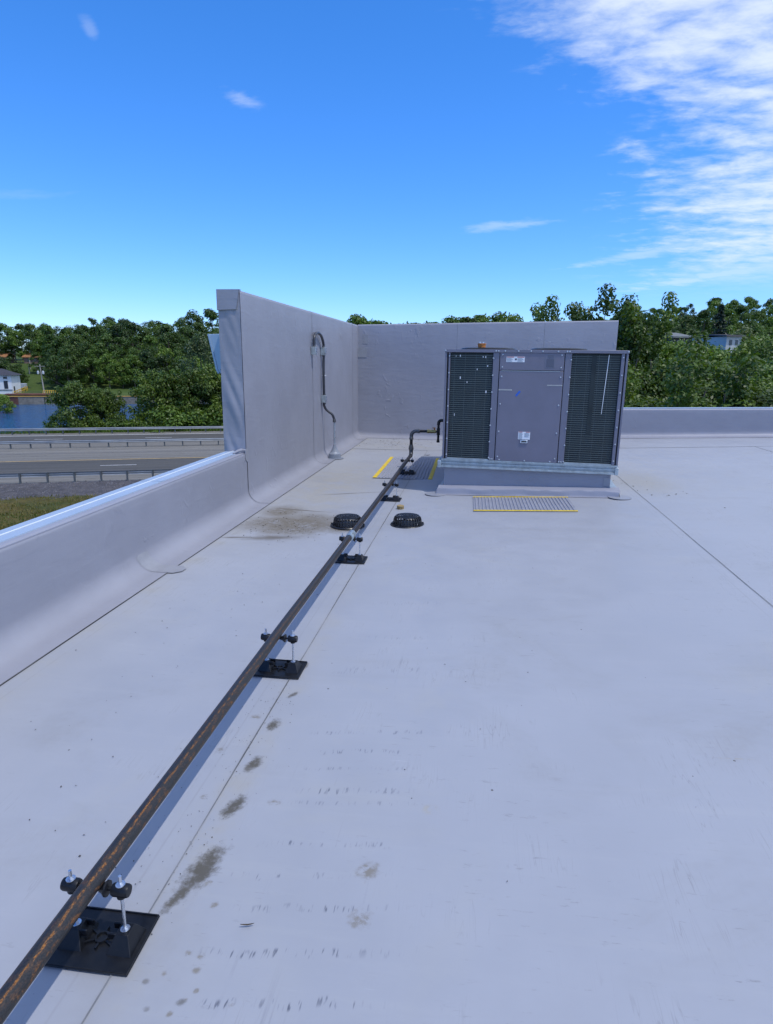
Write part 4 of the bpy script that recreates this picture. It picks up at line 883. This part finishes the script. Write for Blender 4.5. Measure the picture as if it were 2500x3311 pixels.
# left hillside rows
for n, h0, h1, step, off in ((206, 9.5, 11.5, 50, 0), (213, 11, 13, 52, 24), (223, 12, 14, 50, 8), (234, 13, 15, 52, 30), (246, 13, 15.5, 54, 12), (262, 13, 16, 56, 34)):
    px = -60+off
    while px < 740:
        if not (n < 240 and px < 150 and not (n == 206 and px < 45)) and not (n == 206 and px < 190 and px > 45):
            far_tree(px+random.uniform(-12, 12), n+random.uniform(-3, 3), random.uniform(h0, h1)*(1.0 if px > 230 else .9), random.choices(('dark', 'mid', 'bright'), (6, 4, 1))[0], ZL)
        px += step
for px, n, h in ((20, 204, 8.6), (60, 206, 6.5), (120, 222, 7), (215, 203, 10.2), (235, 214, 11.5), (180, 226, 12), (150, 243, 11), (310, 276, 16), (370, 280, 16.5), (420, 285, 15), (640, 270, 20), (690, 275, 20), (600, 285, 16)): far_tree(px, n, h, 'dark' if px % 3 else 'mid', ZL)
# small shrub row on the far lawn edge
# tops behind the back wall
for px, n, h in ((1175, 160, 0), ): pass
for px, top in ((1160, 1034), (1215, 1040), (1275, 1052), (1330, 1048), (1390, 1046), (1450, 1040), (1500, 1030), (1550, 1024), (1600, 1030), (1650, 1036)):
    n = random.uniform(186, 196); x, y = pix_n(px, n); q = ray(px, top); rr = math.hypot(x, y)/math.hypot(q[0], q[1]); ztop = CAM_H+rr*q[2]; t = np.array([x, y])@DT
    z = land(t, n)-.3; place('broadleaf_tree', random.choice(FAR['mid']), x, y, z, max(.6, (ztop-z)/13.2), random.random()*6, 'mid green broadleaf tree '+ZM, 'mid trees '+ZM)
# right hill
for n, h0, h1, step, off in ((192, 12, 15, 62, 0), (204, 12, 15, 60, 30), (216, 13, 16, 58, 12), (230, 13, 17, 58, 36), (246, 13, 17, 58, 10), (266, 14, 17, 60, 30)):
    px = 1650+off
    while px < 2640:
        far_tree(px+random.uniform(-14, 14), n+random.uniform(-3, 3), random.uniform(h0, h1)*(.62 if px < 2000 else .8 if px < 2250 else 1), random.choices(('dark', 'mid', 'bright'), (3, 5, 3))[0], ZR); px += step
# conifer
def conifer():
    g = np.random.default_rng(5); H = 14; C, U, V = [], [], []
    cs = []
    for k in range(26):
        z = 1.2+12.4*k/26; Rr = 3.1*(1-k/26)**.9+.15
        for j in range(max(4, int(11*(1-k/30)))):
            a = g.random()*6.283; m_ = 26; s_ = g.random(m_)**.7*Rr*(.75+.4*g.random())
            c = np.stack([s_*math.cos(a), s_*math.sin(a), z-.28*s_+.10*g.normal(size=m_)], 1)+g.normal(size=(m_, 3))*.10
            u = np.tile(np.array([math.cos(a), math.sin(a), -.3]), (m_, 1))+g.normal(size=(m_, 3))*.5; u = unit(u)*.30; v = unit(np.cross(u, g.normal(size=(m_, 3))))*.16
            C.append(c); U.append(u); V.append(v)
    b = MB().tube([(0, 0, 0), (0, 0, 13.4)], [.22, .03], 8); me = b.mesh('conifer_trunk', True); me.materials.append(BARK)
    return me, quads('conifer_crown', np.concatenate(C), np.concatenate(U), np.concatenate(V), LM['conifer'])
CON = conifer()
def top_scale(px, top, x, y, z, H):
    q = ray(px, top); rr = math.hypot(x, y)/math.hypot(q[0], q[1]); return (CAM_H+rr*q[2]-z)/H
x, y = pix_n(2306, 172); place('spruce_tree', CON, x, y, -4., top_scale(2306, 976, x, y, -4., 13.9), 0, 'dark pointed spruce rising above the light green hill trees', None)
x, y = pix_n(140, 268); z = land(np.array([x, y])@DT, 268); place('spruce_tree', CON, x, y, z, top_scale(140, 1056, x, y, z, 13.9), 1, 'small dark spruce on the skyline above the white hillside house', None)
# willow on the right slope and at the left
for (px, n, top, lb_) in ((2390, 120, 1066, 'pale drooping willow above the parapet, below the spruce'), (655, 150, 1088, 'pale yellow-green willow beside the tall wall end')):
    x, y = pix_n(px, n); z = -9.; g = np.random.default_rng(3); cs, rs = crown_blobs(g, 14, 4.6, 2.5, 40, 1.2)
    v_ = place('willow_tree', (trunk_mesh('willow_trunk', 14, .3, cs, g), leaves('willow_crown', cs, rs, 90, .27, LM['willow'], g, 1.5)), x, y, z, top_scale(px, top, x, y, z, 14.6), 0, lb_, None)
# river-bank trees behind the far guardrail
def spray(g, H, Rr, k=10): return [(Rr*.55*math.cos(a), Rr*.55*math.sin(a), H*(.86+.16*g.random()), .42) for a in g.random(k)*6.283]
g0 = np.random.default_rng(1)
BANK = [tree_mesh('bank%d' % i, 60+i, 7.5, 3.1, .1, 90, .70, 150, .12, 'near', 12, .12, spray(g0, 7.5, 3.1)) for i in range(2)]
BUSH = [tree_mesh('bush%d' % i, 70+i, 3.4, 2.3, .1, 40, .55, 150, .10, 'bright', 8, .06) for i in range(2)]
def bank(px, n, top, wide, var, label, group=None, nm='broadleaf_tree', cat='tree', H=7.9, zz=None):
    x, y = pix_n(px, n); z = zz if zz is not None else land(np.array([x, y])@DT, n)-.1; s_ = top_scale(px, top, x, y, z, H)
    t = place(nm, var, x, y, z, s_, random.random()*6, label, group, cat); t.scale = (s_*wide, s_*wide, s_); return t
GB = 'leafy trees on the river bank behind the far guardrail'
bank(232, 90.5, 1222, .92, BANK[0], 'lone bushy leafy tree at the water edge behind the far guardrail', GB)
bank(300, 91, 1238, .80, BANK[1], 'leafy bank tree growing against the lone bushy tree behind far guardrail', GB)
bank(345, 92, 1252, .7, BANK[0], 'smaller leafy bank tree beside the dark water gap', GB)
for px, top in ((500, 1185), (565, 1195), (620, 1180), (680, 1170), (735, 1165)): bank(px, 91+random.random()*2, top, .85, BANK[px % 2], 'tall leafy bank tree between the dark water gap and the tall wall end', GB)
for px, top, wd in ((545, 1300, 1.2), (600, 1292, 1.2), (650, 1298, 1.2), (700, 1318, 1.2)): bank(px, 90.4, top, wd, BUSH[px % 2], 'bright yellow-green shrub crowding the far guardrail', 'bright shrubs behind the far guardrail', 'shrub', 'shrub', 3.7)
for px, top, wd in ((395, 1352, 1.3), (440, 1350, 1.3), (480, 1352, 1.5), (350, 1350, 1.4), (300, 1352, 1.3), (250, 1350, 1.2), (760, 1330, 1.2)): bank(px, 89.8, top, wd*.85, BUSH[px % 2], 'low leafy shrub along the foot of the river bank trees', 'low shrubs behind the far guardrail', 'shrub', 'shrub', 3.7)
x, y = pix_n(-8, 150); t_ = place('shrub', BUSH[0], x, y, -10.4, 1.2, 0, 'dark shrub standing in the water opposite the red lock wall', None, 'shrub'); 
# tree belt right of and behind the building
def near_tree(seed, H, Rr, sprs, mat='near', nb=100, rb=.95, per=330, leaf=.112, zb_=1.0):
    g = np.random.default_rng(seed); cs, rs = crown_blobs(g, H*.84, Rr, zb_, nb, rb)
    ex = []
    for (a, rr, zt_, n_) in sprs:
        for k in range(n_):
            f = k/max(1, n_-1); ex.append((rr*math.cos(a)*(.55+.45*f)+g.normal()*.25, rr*math.sin(a)*(.55+.45*f)+g.normal()*.25, H*(.72+(zt_-.72)*f), .80*(1-.35*f)+.15*g.random()))
    cs = np.vstack([cs, np.array(ex)[:, :3]]) if ex else cs; rs = np.append(rs, np.array(ex)[:, 3]) if ex else rs
    return trunk_mesh('near_trunk', H, H*.016, cs, g, 26), leaves('near_crown', cs, rs, per, leaf, LM[mat], g, .85)
NEAR = [near_tree(81, 13, 3.6, ((0, 1.6, 1.0, 8), (2.1, 2.0, .97, 8), (4.0, 1.8, 1.02, 8), (5.2, 2.6, .93, 7))), near_tree(82, 13, 3.8, ((1, 1.5, .98, 7), (3.1, 2.4, .93, 7), (5.0, 1.0, 1.0, 7))), near_tree(83, 13, 4.0, ((.5, 2, .94, 6),), 'near'), near_tree(84, 12, 3.6, (), 'mid')]
GN = 'tree belt close behind the building'
def near(px, dist, top, var, label, wide=1., rz=None, H=13.0):
    q = ray(px, 1200)[:2]; p = q/np.linalg.norm(q)*dist; z = -7.95; s_ = top_scale(px, top, p[0], p[1], z, H)
    t = place('broadleaf_tree', NEAR[var], p[0], p[1], z, s_, random.random()*6 if rz is None else rz, label, GN); t.scale = (s_*wide, s_*wide, s_); return t
LN = 'tall leafy tree with loose top sprays beside the free end of the back wall'
near(1725, 38, 948, 1, 'loose leafy tree top poking above the wall behind the unit label panel', .85, 0.3, H=13.6)
near(1835, 39, 962, 1, 'narrow leafy tree top above the wall between two taller crowns', .7, 2., H=13.6)
near(1945, 36, 903, 0, LN, .85, .4, H=14.1); near(2040, 37, 918, 0, LN, .8, 2.2, H=14.1)
near(2010, 33, 1050, 2, 'lower leafy tree filling the gap beside the wall end', .9); near(2130, 34, 1040, 2, 'dense leafy tree in front of the dark-walled house', .95, H=13.2)
LD = 'dense mid-green tree in the thicket above the low parapet behind the unit'
for px, dist, top, vv in ((2075, 44, 1030, 3), (2190, 45, 1035, 3), (2240, 36, 1105, 2), (2300, 38, 1060, 2), (2330, 48, 1075, 3), (2370, 34, 1170, 3), (2440, 42, 1110, 3), (2470, 36, 1120, 2), (2540, 40, 1085, 3), (2600, 44, 1060, 3), (2420, 52, 1068, 2), (2500, 54, 1050, 3), (2285, 50, 1052, 3), (2405, 46, 1092, 3), (2200, 40, 1088, 3), (2455, 60, 1030, 3), (2362, 44, 1098, 3), (2330, 41, 1112, 3), (2205, 43, 1096, 3)): near(px, dist, top, vv, LD, .95, H=13.2 if vv == 2 else 11.4)
for px, dist in ((2060, 27), (2140, 28), (2230, 26), (2310, 28), (2400, 27), (2490, 28), (2570, 29)):
    q = ray(px, 1200)[:2]; p = q/np.linalg.norm(q)*dist; s_ = top_scale(px, 1275+random.uniform(-40, 30), p[0], p[1], -7.95, 11.0)
    t = place('shrub', NEAR[2+px % 2], p[0], p[1], -7.95, s_, random.random()*6, 'tall leafy shrub just outside the low parapet behind the unit', 'shrubs outside the rear parapet', 'shrub')
# ------------------------------------------------------------------ highway
def asphalt(name, c):
    mt = bpy.data.materials.new(name); mt.use_nodes = True; t = NT(mt.node_tree); b = t.n['Principled BSDF']
    P = t.new('ShaderNodeNewGeometry').outputs['Position']
    q = t.mapping(P, rot=(0, 0, -(math.pi/2-RA))); st_ = t.noise(t.mapping(q, scale=(.02, 1.1, 1)), 1.6, 5, .6); n2 = t.noise(P, 4., 6, .7); cr = t.noise(t.mapping(q, scale=(.05, 1, 1)), .9, 3, .7, .6)
    k = t.m('ADD', t.sm(st_, .3, .7, .78, 1.15), t.sm(n2, .3, .7, -.08, .08)); cc = t.v('MULTIPLY', c, t.comb(k, k, k))
    crack = t.m('MULTIPLY', t.sm(t.m('ABSOLUTE', t.m('SUBTRACT', cr, .5)), .006, .0), .6)
    t.l.new(t.mix(crack, cc, (.02, .02, .022)), b.inputs['Base Color']); b.inputs['Roughness'].default_value = .9; b.inputs['Specular IOR Level'].default_value = .25
    return mt
A1, A2 = asphalt('asphalt_dark', (.098, .094, .086)), asphalt('asphalt_old', (.20, .188, .165))
PW = pbr('road_paint_white', (.62, .62, .60), .7, var=.15, vscale=3); PY = pbr('road_paint_yellow', (.52, .36, .14), .7, var=.12, vscale=3)
rd = empty('highway', tn(0, 60, -7.8)); tag(rd, kind='structure')
T0, T1 = -220, 330
def rb_(name, n0, n1, z, m_): return band(name, n0, n1, z, m_, T0, T1, rd)
rb_('near_shoulder', 51.6, 55.7, -7.80, A2); rb_('near_carriageway', 55.7, 63.4, -7.796, A1); rb_('inner_shoulder', 63.4, 72.2, -7.80, A2); rb_('far_inner_shoulder', 72.2, 76.0, -7.804, A2); rb_('far_carriageway', 76.0, 83.7, -7.796, A1); rb_('far_shoulder', 83.7, 86.4, -7.80, A2)
rb_('edge_line', 55.9, 56.05, -7.790, PW); rb_('edge_line', 62.75, 63.0, -7.790, PY); rb_('edge_line', 83.35, 83.6, -7.790, PW); rb_('edge_line', 76.2, 76.35, -7.79, PY); rb_('pavement_joint', 67.55, 67.75, -7.790, PW if 0 else A1); rb_('pale_joint', 67.78, 67.95, -7.790, pbr('pale_joint', (.24, .23, .22), .9, var=.3))
for k in range(-14, 24):
    for n0, off in ((59.28, -12.4), (79.78, -23.5)):
        t0 = off+k*12.19; b = MB(); b.v = [tn(t0, n0, -7.790), tn(t0+3.05, n0, -7.790), tn(t0+3.05, n0+.16, -7.790), tn(t0, n0+.16, -7.790)]; b.f = [(0, 1, 2, 3)]
        if -60 < t0 < 40: b.obj('lane_dash', PW, rd, fix=False)
kids(rd)
GV = pbr('guardrail_zinc', (.30, .32, .34), .45, .5, .5, var=.12, vscale=.8); GP = pbr('guardrail_post', (.13, .145, .155), .6, .3, var=.25, vscale=2)
def guardrail(label, n, t_off, side, both=False, t0=-62, t1=40, hgt=.79):
    g = empty('guardrail', tn(0, n, -7.8)); tag(g, label, 'guardrail', 'highway guardrails')
    def beam(s_):
        pr_ = [(.00, -.155), (.05, -.125), (.075, -.08), (.03, -.02), (.03, .02), (.075, .08), (.05, .125), (.0, .155)]
        bk = [(p[0]-.012, p[1]) for p in reversed(pr_)]; P = pr_+bk; m_ = len(P); b = MB(); NN = 40
        for i in range(NN+1):
            t = t0+(t1-t0)*i/NN
            for p in P: b.v.append(tn(t, n+s_*(.10+p[0]), -7.8+hgt-.155+p[1]))
        b.f = [(i*m_+k, i*m_+(k+1) % m_, (i+1)*m_+(k+1) % m_, (i+1)*m_+k) for i in range(NN) for k in range(m_)]
        b.obj('rail_beam', GV, g)
    beam(side)
    if both: beam(-side)
    pm = MB(); Mr = Matrix.Rotation(math.pi/2-RA, 4, 'Z')
    pm.box(-.06, .06, -.075, -.062, -.3, hgt+.02, Mr); pm.box(-.06, .06, .062, .075, -.3, hgt+.02, Mr); pm.box(-.008, .008, -.0615, .0615, -.3, hgt+.02, Mr); pme = pm.mesh('post'); pme.materials.append(GP)
    bl = MB(); bl.box(-.07, .07, -.05, .05, hgt-.33, hgt+.01, Matrix.Rotation(math.pi/2-RA, 4, 'Z')); ble = bl.mesh('block'); ble.materials.append(GP)
    t = t_off
    while t > t0+1: t -= 1.905
    while t < t1-.5:
        if t > t0:
            inst(pme, 'post', g, tn(t, n, -7.8)); 
            if not both: inst(ble, 'offset_block', g, tn(t, n+side*.128, -7.8)) if side > 0 and n < 60 else None
        t += 1.905
    kids(g); return g
guardrail('nearer galvanized guardrail with tall posts beside the gravel and grass', 51.5, -14.58, 1)
guardrail('double-sided galvanized guardrail along the median between the carriageways', 71.9, -23.5, -1, True, -70, 45)
guardrail('galvanized guardrail along the water edge behind the far carriageway', 85., -27.4, -1, False, -80, 60)
# grass along the far rail and blades on the verge
def blades(name, spots, h, label, mat):
    g = np.random.default_rng(9); C = np.array(spots); m_ = len(C)
    up_ = np.stack([g.normal(size=m_)*.35, g.normal(size=m_)*.35, np.ones(m_)], 1); L = (h*(.5+g.random(m_)))[:, None]; U = up_*L*.5; C = C+U
    V = unit(np.cross(U, g.normal(size=(m_, 3))))*.05
    o = bpy.data.objects.new(name, quads(name, C, U, V, LM[mat])); COL.objects.link(o); return tag(o, label, 'grass', kind='stuff')
blades('tall_grass', [tn(random.uniform(-75, 20), 86.0+abs(random.gauss(0, .7)), -7.85-.3*random.random()) for k in range(9000)], .55, 'ragged tall grass growing under the far guardrail', 'mid')
sp = []
for k in range(26000):
    t = random.uniform(-34, 6); n = 33.5+13.2*random.random()
    if math.sin(t*.7+n*1.3)+math.sin(n*2.1-t*.25)+random.gauss(0, .9) > .2: sp.append(tn(t, n, land(t, n)+.03))
blades('verge_grass', sp, .17, 'patchy yellow-brown grass on the roadside verge', 'dry')
sp = [tn(t, n, land(t, n)+.02) for t, n in ((random.uniform(-34, 4), random.uniform(30, 41)) for k in range(12000))]
blades('mown_grass', sp, .12, 'green mown grass below the parapet', 'mid')
# ------------------------------------------------------------------ water and lock
mt = bpy.data.materials.new('river_water'); mt.use_nodes = True; t = NT(mt.node_tree); b_ = t.n['Principled BSDF']
b_.inputs['Base Color'].default_value = (.02, .085, .19, 1); b_.inputs['Roughness'].default_value = .07; b_.inputs['IOR'].default_value = 1.33; b_.inputs['Specular IOR Level'].default_value = .9
P = t.new('ShaderNodeNewGeometry').outputs['Position']; q = t.mapping(P, rot=(0, 0, R(-30)), scale=(.45, 1., 1))
t.l.new(t.bump(t.m('ADD', t.noise(q, .55, 4, .6, .8), t.m('MULTIPLY', t.noise(q, 2.2, 3, .6), .4)), .9, .8), b_.inputs['Normal'])
b = MB(); b.v = [tn(-300, 87.5, WATER), tn(500, 87.5, WATER), tn(500, NW+.3, WATER), tn(-300, NW+.3, WATER)]; b.f = [(0, 1, 2, 3)]; tag(b.obj('river', mt, fix=False), kind='structure')
CONC = mat_ground('old_concrete', (.30, .27, .22), (.22, .20, .17), (.12, .105, .085), .35, 2.2, .4, .05, .9)
RED = pbr('rust_red_paint', (.13, .05, .035), .7, var=.3, vscale=.6); YEL = pbr('safety_yellow', (.62, .36, .03), .6, var=.15, vscale=1); ORG = pbr('kerb_orange', (.50, .27, .06), .7, var=.2, vscale=.7)
def tpix(px, n=NW): return np.array(pix_n(px, n))@DT
def tbox(b, t0, t1, n0, n1, z0, z1):
    b.add([tn(t, n, z) for z in (z0, z1) for n in (n0, n1) for t in (t0, t1)], [(0, 2, 3, 1), (4, 5, 7, 6), (0, 1, 5, 4), (2, 6, 7, 3), (0, 4, 6, 2), (1, 3, 7, 5)]); return b
tw = tpix(50)
lw = empty('lock_wall', tn(tw, NW, WATER)); tag(lw, 'weathered concrete canal lock wall with orange kerb along the far bank', 'wall')
bb = MB(); tbox(bb, tw, tw+75, NW-.6, NW+.55, -12.5, -8.42); bb.obj('concrete_face', CONC, lw)
tk = tw
while tk < tw+74: tbox(MB(), tk+.02, tk+5.98, NW-.7, NW+.2, -8.419, -8.24).obj('kerb_stone', ORG, lw); tk += 6
for s_ in (6, 19.5, 33, 47): tbox(MB(), tw+s_, tw+s_+.25, NW-.68, NW-.601, -12, -8.43).obj('wall_groove', pbr('groove', (.05, .045, .04), .9), lw)
kids(lw)
lg = empty('lock_gate', tn(tw-6, NW, WATER)); tag(lg, 'rust-red lock gate wall below the white lock house', 'gate')
tbox(MB(), tw-40, tw-.05, NW-.55, NW+.55, -12.5, -8.42).obj('gate_face', RED, lg); tbox(MB(), tw-40, tw-.05, NW-.7, NW+.2, -8.41, -8.24).obj('kerb', ORG, lg)
for k in range(12): tbox(MB(), tw-2.5-k*3.1, tw-2.2-k*3.1, NW-.62, NW-.551, -12, -8.43).obj('gate_rib', RED, lg)
kids(lg)
bt = empty('red_boom', tn(tw+4, NW+2.2, -8.4)); tag(bt, 'long low red boom lying on the quay behind the orange kerb', 'boom')
bb = MB(); bb.tube([tn(tw-4+s_, NW+2.3, -8.0) for s_ in (0, .5, 5, 12, 17, 17.6)], [.08, .28, .32, .30, .22, .05], 10); bb.obj('boom_tube', RED, bt, smooth=True)
for s_ in (1, 6, 11, 15.5): tbox(MB(), tw-4+s_, tw-3.7+s_, NW+1.9, NW+2.7, -8.42, -8.2).obj('chock', pbr('dark_wood', (.06, .045, .03), .9), bt)
kids(bt)
# far railing along the quay
qr = empty('quay_railing', tn(tw+4, NW+5, -8.3)); tag(qr, 'thin dark handrail on the lawn behind the red boom', 'railing')
DK = pbr('dark_steel', (.05, .05, .055), .6)
for z in (-7.75, -7.4): MB().tube([tn(tw-2, NW+5, z), tn(tw+19, NW+5, z)], .03, 6).obj('rail', DK, qr)
for k in range(12): MB().tube([tn(tw-2+k*1.9, NW+5, -8.4), tn(tw-2+k*1.9, NW+5, -7.4)], .03, 6).obj('post', DK, qr)
kids(qr)
# yellow barrier rack
yb = empty('yellow_barrier', tn(tpix(143), NW+3, -8.3)); tag(yb, 'yellow tubular barrier rack standing on the quay below the utility pole', 'barrier')
t0 = tpix(128, NW+3)
for z in (0, .7): MB().tube([tn(t0, NW+3+z*1.2, -8.15+z*1.5), tn(t0+3.6, NW+3+z*1.2, -8.15+z*1.5)], .07, 6).obj('rail', YEL, yb)
for k in range(8): MB().tube([tn(t0+k*.5, NW+2.9, -8.35), tn(t0+.1+k*.5, NW+4., -7.0)], .06, 6).obj('bar', YEL, yb)
kids(yb)
# white lock house
WH = pbr('white_wall', (.74, .75, .78), .8, var=.05, vscale=.6); DR = pbr('dark_shingle', (.045, .045, .055), .8, var=.2, vscale=1.5); GLS = pbr('dark_glass', (.02, .025, .045), .15, 0, .7)
hN = NW+9.; te = tpix(33, NW+9); zg = -8.35
lh = empty('lock_house', tn(te-4, hN, zg)); tag(lh, 'white lock house with dark hipped roof and tall dark windows', 'house')
tbox(MB(), te-9, te, hN, hN+7, zg-.3, zg+5.0).obj('wall', WH, lh)
bb = MB(); e_ = .6; bb.v = [tn(te-9-e_, hN-e_, zg+5.0), tn(te+e_, hN-e_, zg+5.0), tn(te+e_, hN+7+e_, zg+5.0), tn(te-9-e_, hN+7+e_, zg+5.0), tn(te-6, hN+3.5, zg+6.7), tn(te-3, hN+3.5, zg+6.7)]; bb.f = [(0, 1, 5, 4), (1, 2, 5), (2, 3, 4, 5), (3, 0, 4), (0, 3, 2, 1)]; bb.obj('roof', DR, lh)
for k in range(4):
    a = te-1.9-k*2.1
    for z0, z1 in ((zg+1.5, zg+3.6), (zg+4.1, zg+4.7)):
        wn = tbox(MB(), a, a+.95, hN-.05, hN-.01, z0, z1).obj('window', GLS, lh); tbox(MB(), a-.12, a+1.07, hN-.10, hN-.01, z0-.16, z0-.02).obj('sill', WH, wn)
tbox(MB(), te-10, te+.05, hN-.12, hN-.02, zg+1.15, zg+1.3).obj('band_course', DK, lh); dr = tbox(MB(), te+.01, te+.05, hN+1, hN+2, zg, zg+2.1).obj('door', DK, lh)
kids(lh)
ys_ = empty('yellow_stair_rail', tn(te+2, hN, zg)); tag(ys_, 'orange-yellow stair railing beside the white lock house', 'railing')
for s_ in (0, 1.1):
    for z in (.5, 1.05): MB().tube([tn(te+.6, hN-2+s_, zg+z-.3), tn(te+3.6, hN-1+s_, zg+z+1.1)], .06, 6).obj('rail', YEL, ys_)
    for k in range(5): MB().tube([tn(te+.6+k*.75, hN-2+s_+.25*k, zg-.3+.35*k-.2), tn(te+.6+k*.75, hN-2+s_+.25*k, zg+.75+.35*k)], .05, 6).obj('post', YEL, ys_)
kids(ys_)
# grey trailer on the lawn
tt = tpix(54, NW+22); ctr = empty('box_trailer', tn(tt, NW+22, -7.9)); tag(ctr, 'pale grey box trailer parked on the lawn behind the lock house', 'trailer')
tbox(MB(), tt-2, tt+2, NW+21, NW+23, -7.2, -5.9).obj('box_body', pbr('pale_grey', (.42, .46, .50), .5), ctr, bevel=.08)
for s_ in (-.9, .9): MB().tube([tn(tt+s_, NW+20.9, -7.35), tn(tt+s_, NW+21.1, -7.35)], .35, 14).obj('wheel', DK, ctr)
tbox(MB(), tt+2.01, tt+3.2, NW+21.9, NW+22.1, -7.2, -7.05).obj('drawbar', DK, ctr); kids(ctr)
# utility poles
PO = pbr('pole_wood', (.36, .33, .29), .85, var=.2, vscale=2)
def pole(px, n, top, bot, label, arm=True, lean=0., guy=False, trans=False):
    x, y = pix_n(px, n); tq = np.array([x, y])@DT; z0 = land(tq, n)-.2; q = ray(px, top); rr = math.hypot(x, y)/math.hypot(q[0], q[1]); z1 = CAM_H+rr*q[2]
    p = empty('utility_pole', (x, y, z0)); tag(p, label, 'utility pole', 'utility poles across the water'); H = z1-z0
    MB().tube([(0, 0, 0), (lean*H, 0, H)], [.19, .12], 10).obj('shaft', PO, p, smooth=True)
    if arm: MB().box(-1.3, 1.3, -.07, .07, -.06, .06, Matrix.Translation((lean*H, -.15, H-.5)) @ Matrix.Rotation(math.pi/2-RA, 4, 'Z')).obj('crossarm', PO, p)
    if trans:
        for s_ in (-.75, .75): MB().lathe([(.05, 0), (.28, .02), (.28, .75), (.2, .85), (.05, .9)], 12, (lean*H*.8+s_, -.1, H-2.6)).obj('transformer', pbr('transformer_grey', (.42, .45, .48), .5), p, smooth=True)
    if guy: MB().tube([(lean*H, 0, H-2.4), (8.5, 2., .1)], .03, 5).obj('guy_wire', DK, p)
    return p
pole(135, NW+13, 1178, 0, 'pale utility pole with crossarm, transformers and guy wire on the quay lawn', True, -.05, True, True)
pole(100, NW+50, 1157, 0, 'slim utility pole on the grass slope below the orange-roofed house', False); pole(95, NW+44, 1180, 0, 'short bare pole beside the slim slope pole', False)
pole(44, NW+90, 1127, 0, 'paired bare pole nearer the pale-gabled orange-roofed house', False); pole(52, NW+92, 1127, 0, 'paired bare pole nearer the brick house with tan-orange roof', False)
# hillside houses
def house(px0, px1, n, eave, ridge, base, roofc, wallc, label, gable='t', nm='house', deep=9.):
    m0, m1 = pix_n(px0, n), pix_n(px1, n); t0, t1 = m0@DT, m1@DT
    zat = lambda py: CAM_H+(lambda q: math.hypot(*m0)/math.hypot(q[0], q[1])*q[2])(ray(px0, py))
    zb0, ze, zr = zat(base), zat(eave), zat(ridge); h = empty(nm, tn((t0+t1)/2, n+deep/2, zb0)); tag(h, label, 'house')
    wm = pbr('house_wall', wallc, .8, var=.08, vscale=.8); rm = pbr('house_roof', roofc, .85, var=.12, vscale=1.2)
    tbox(MB(), t0, t1, n, n+deep, zb0-3, ze).obj('wall', wm, h); bb = MB(); e_ = .5
    if gable == 't':    # ridge runs along the road
        bb.v = [tn(t, nn, z) for t in (t0-e_, t1+e_) for nn, z in ((n-e_, ze), (n+deep/2, zr), (n+deep+e_, ze), (n-e_, ze+.25), (n+deep/2, zr+.25), (n+deep+e_, ze+.25))]
        bb.f = [(0, 6, 7, 1), (1, 7, 8, 2), (3, 4, 10, 9), (4, 5, 11, 10), (0, 1, 4, 3), (1, 2, 5, 4), (6, 9, 10, 7), (7, 10, 11, 8), (0, 3, 9, 6), (2, 8, 11, 5)]
    else:
        tm = (t0+t1)/2
        bb.v = [tn(t, nn, z) for nn in (n-e_, n+deep+e_) for t, z in ((t0-e_, ze), (tm, zr), (t1+e_, ze), (t0-e_, ze+.25), (tm, zr+.25), (t1+e_, ze+.25))]
        bb.f = [(0, 6, 7, 1), (1, 7, 8, 2), (3, 4, 10, 9), (4, 5, 11, 10), (0, 1, 4, 3), (1, 2, 5, 4), (6, 9, 10, 7), (7, 10, 11, 8), (0, 3, 9, 6), (2, 8, 11, 5)]
        gb = MB(); gb.v = [tn(t0, n, ze), tn(t1, n, ze), tn(tm, n, zr), tn(t0, n+.3, ze), tn(t1, n+.3, ze), tn(tm, n+.3, zr)]; gb.f = [(0, 1, 2), (5, 4, 3), (0, 3, 4, 1), (1, 4, 5, 2), (2, 5, 3, 0)]; gb.obj('gable', wm, h)
    bb.obj('roof', rm, h)
    for f in (.2, .6): tbox(MB(), t0+(t1-t0)*f, t0+(t1-t0)*(f+.18), n-.06, n-.01, zb0+(ze-zb0)*.35, zb0+(ze-zb0)*.75).obj('window', GLS, h)
    kids(h); return h
house(82, 135, NW+62, 1156, 1143, 1174, (.34, .16, .065), (.20, .13, .10), 'brick house with tan-orange roof behind the grass slope')
house(-25, 22, NW+62, 1155, 1140, 1172, (.34, .155, .06), (.26, .19, .15), 'house with orange roof and pale gable beside the paired poles', 't')
house(101, 122, NW+84, 1124, 1113, 1140, (.05, .055, .075), (.70, .68, .62), 'white house with dark roof high among the hillside trees', 'n', deep=7)
house(2165, 2222, 95, 1092, 1076, 1125, (.16, .17, .165), (.045, .045, .05), 'dark-walled house with grey roof glimpsed behind the near trees', 't')
house(2336, 2384, 100, 1088, 1082, 1130, (.10, .09, .09), (.50, .51, .50), 'pale blue-white house with flat dark roof line beside the willow', 't')
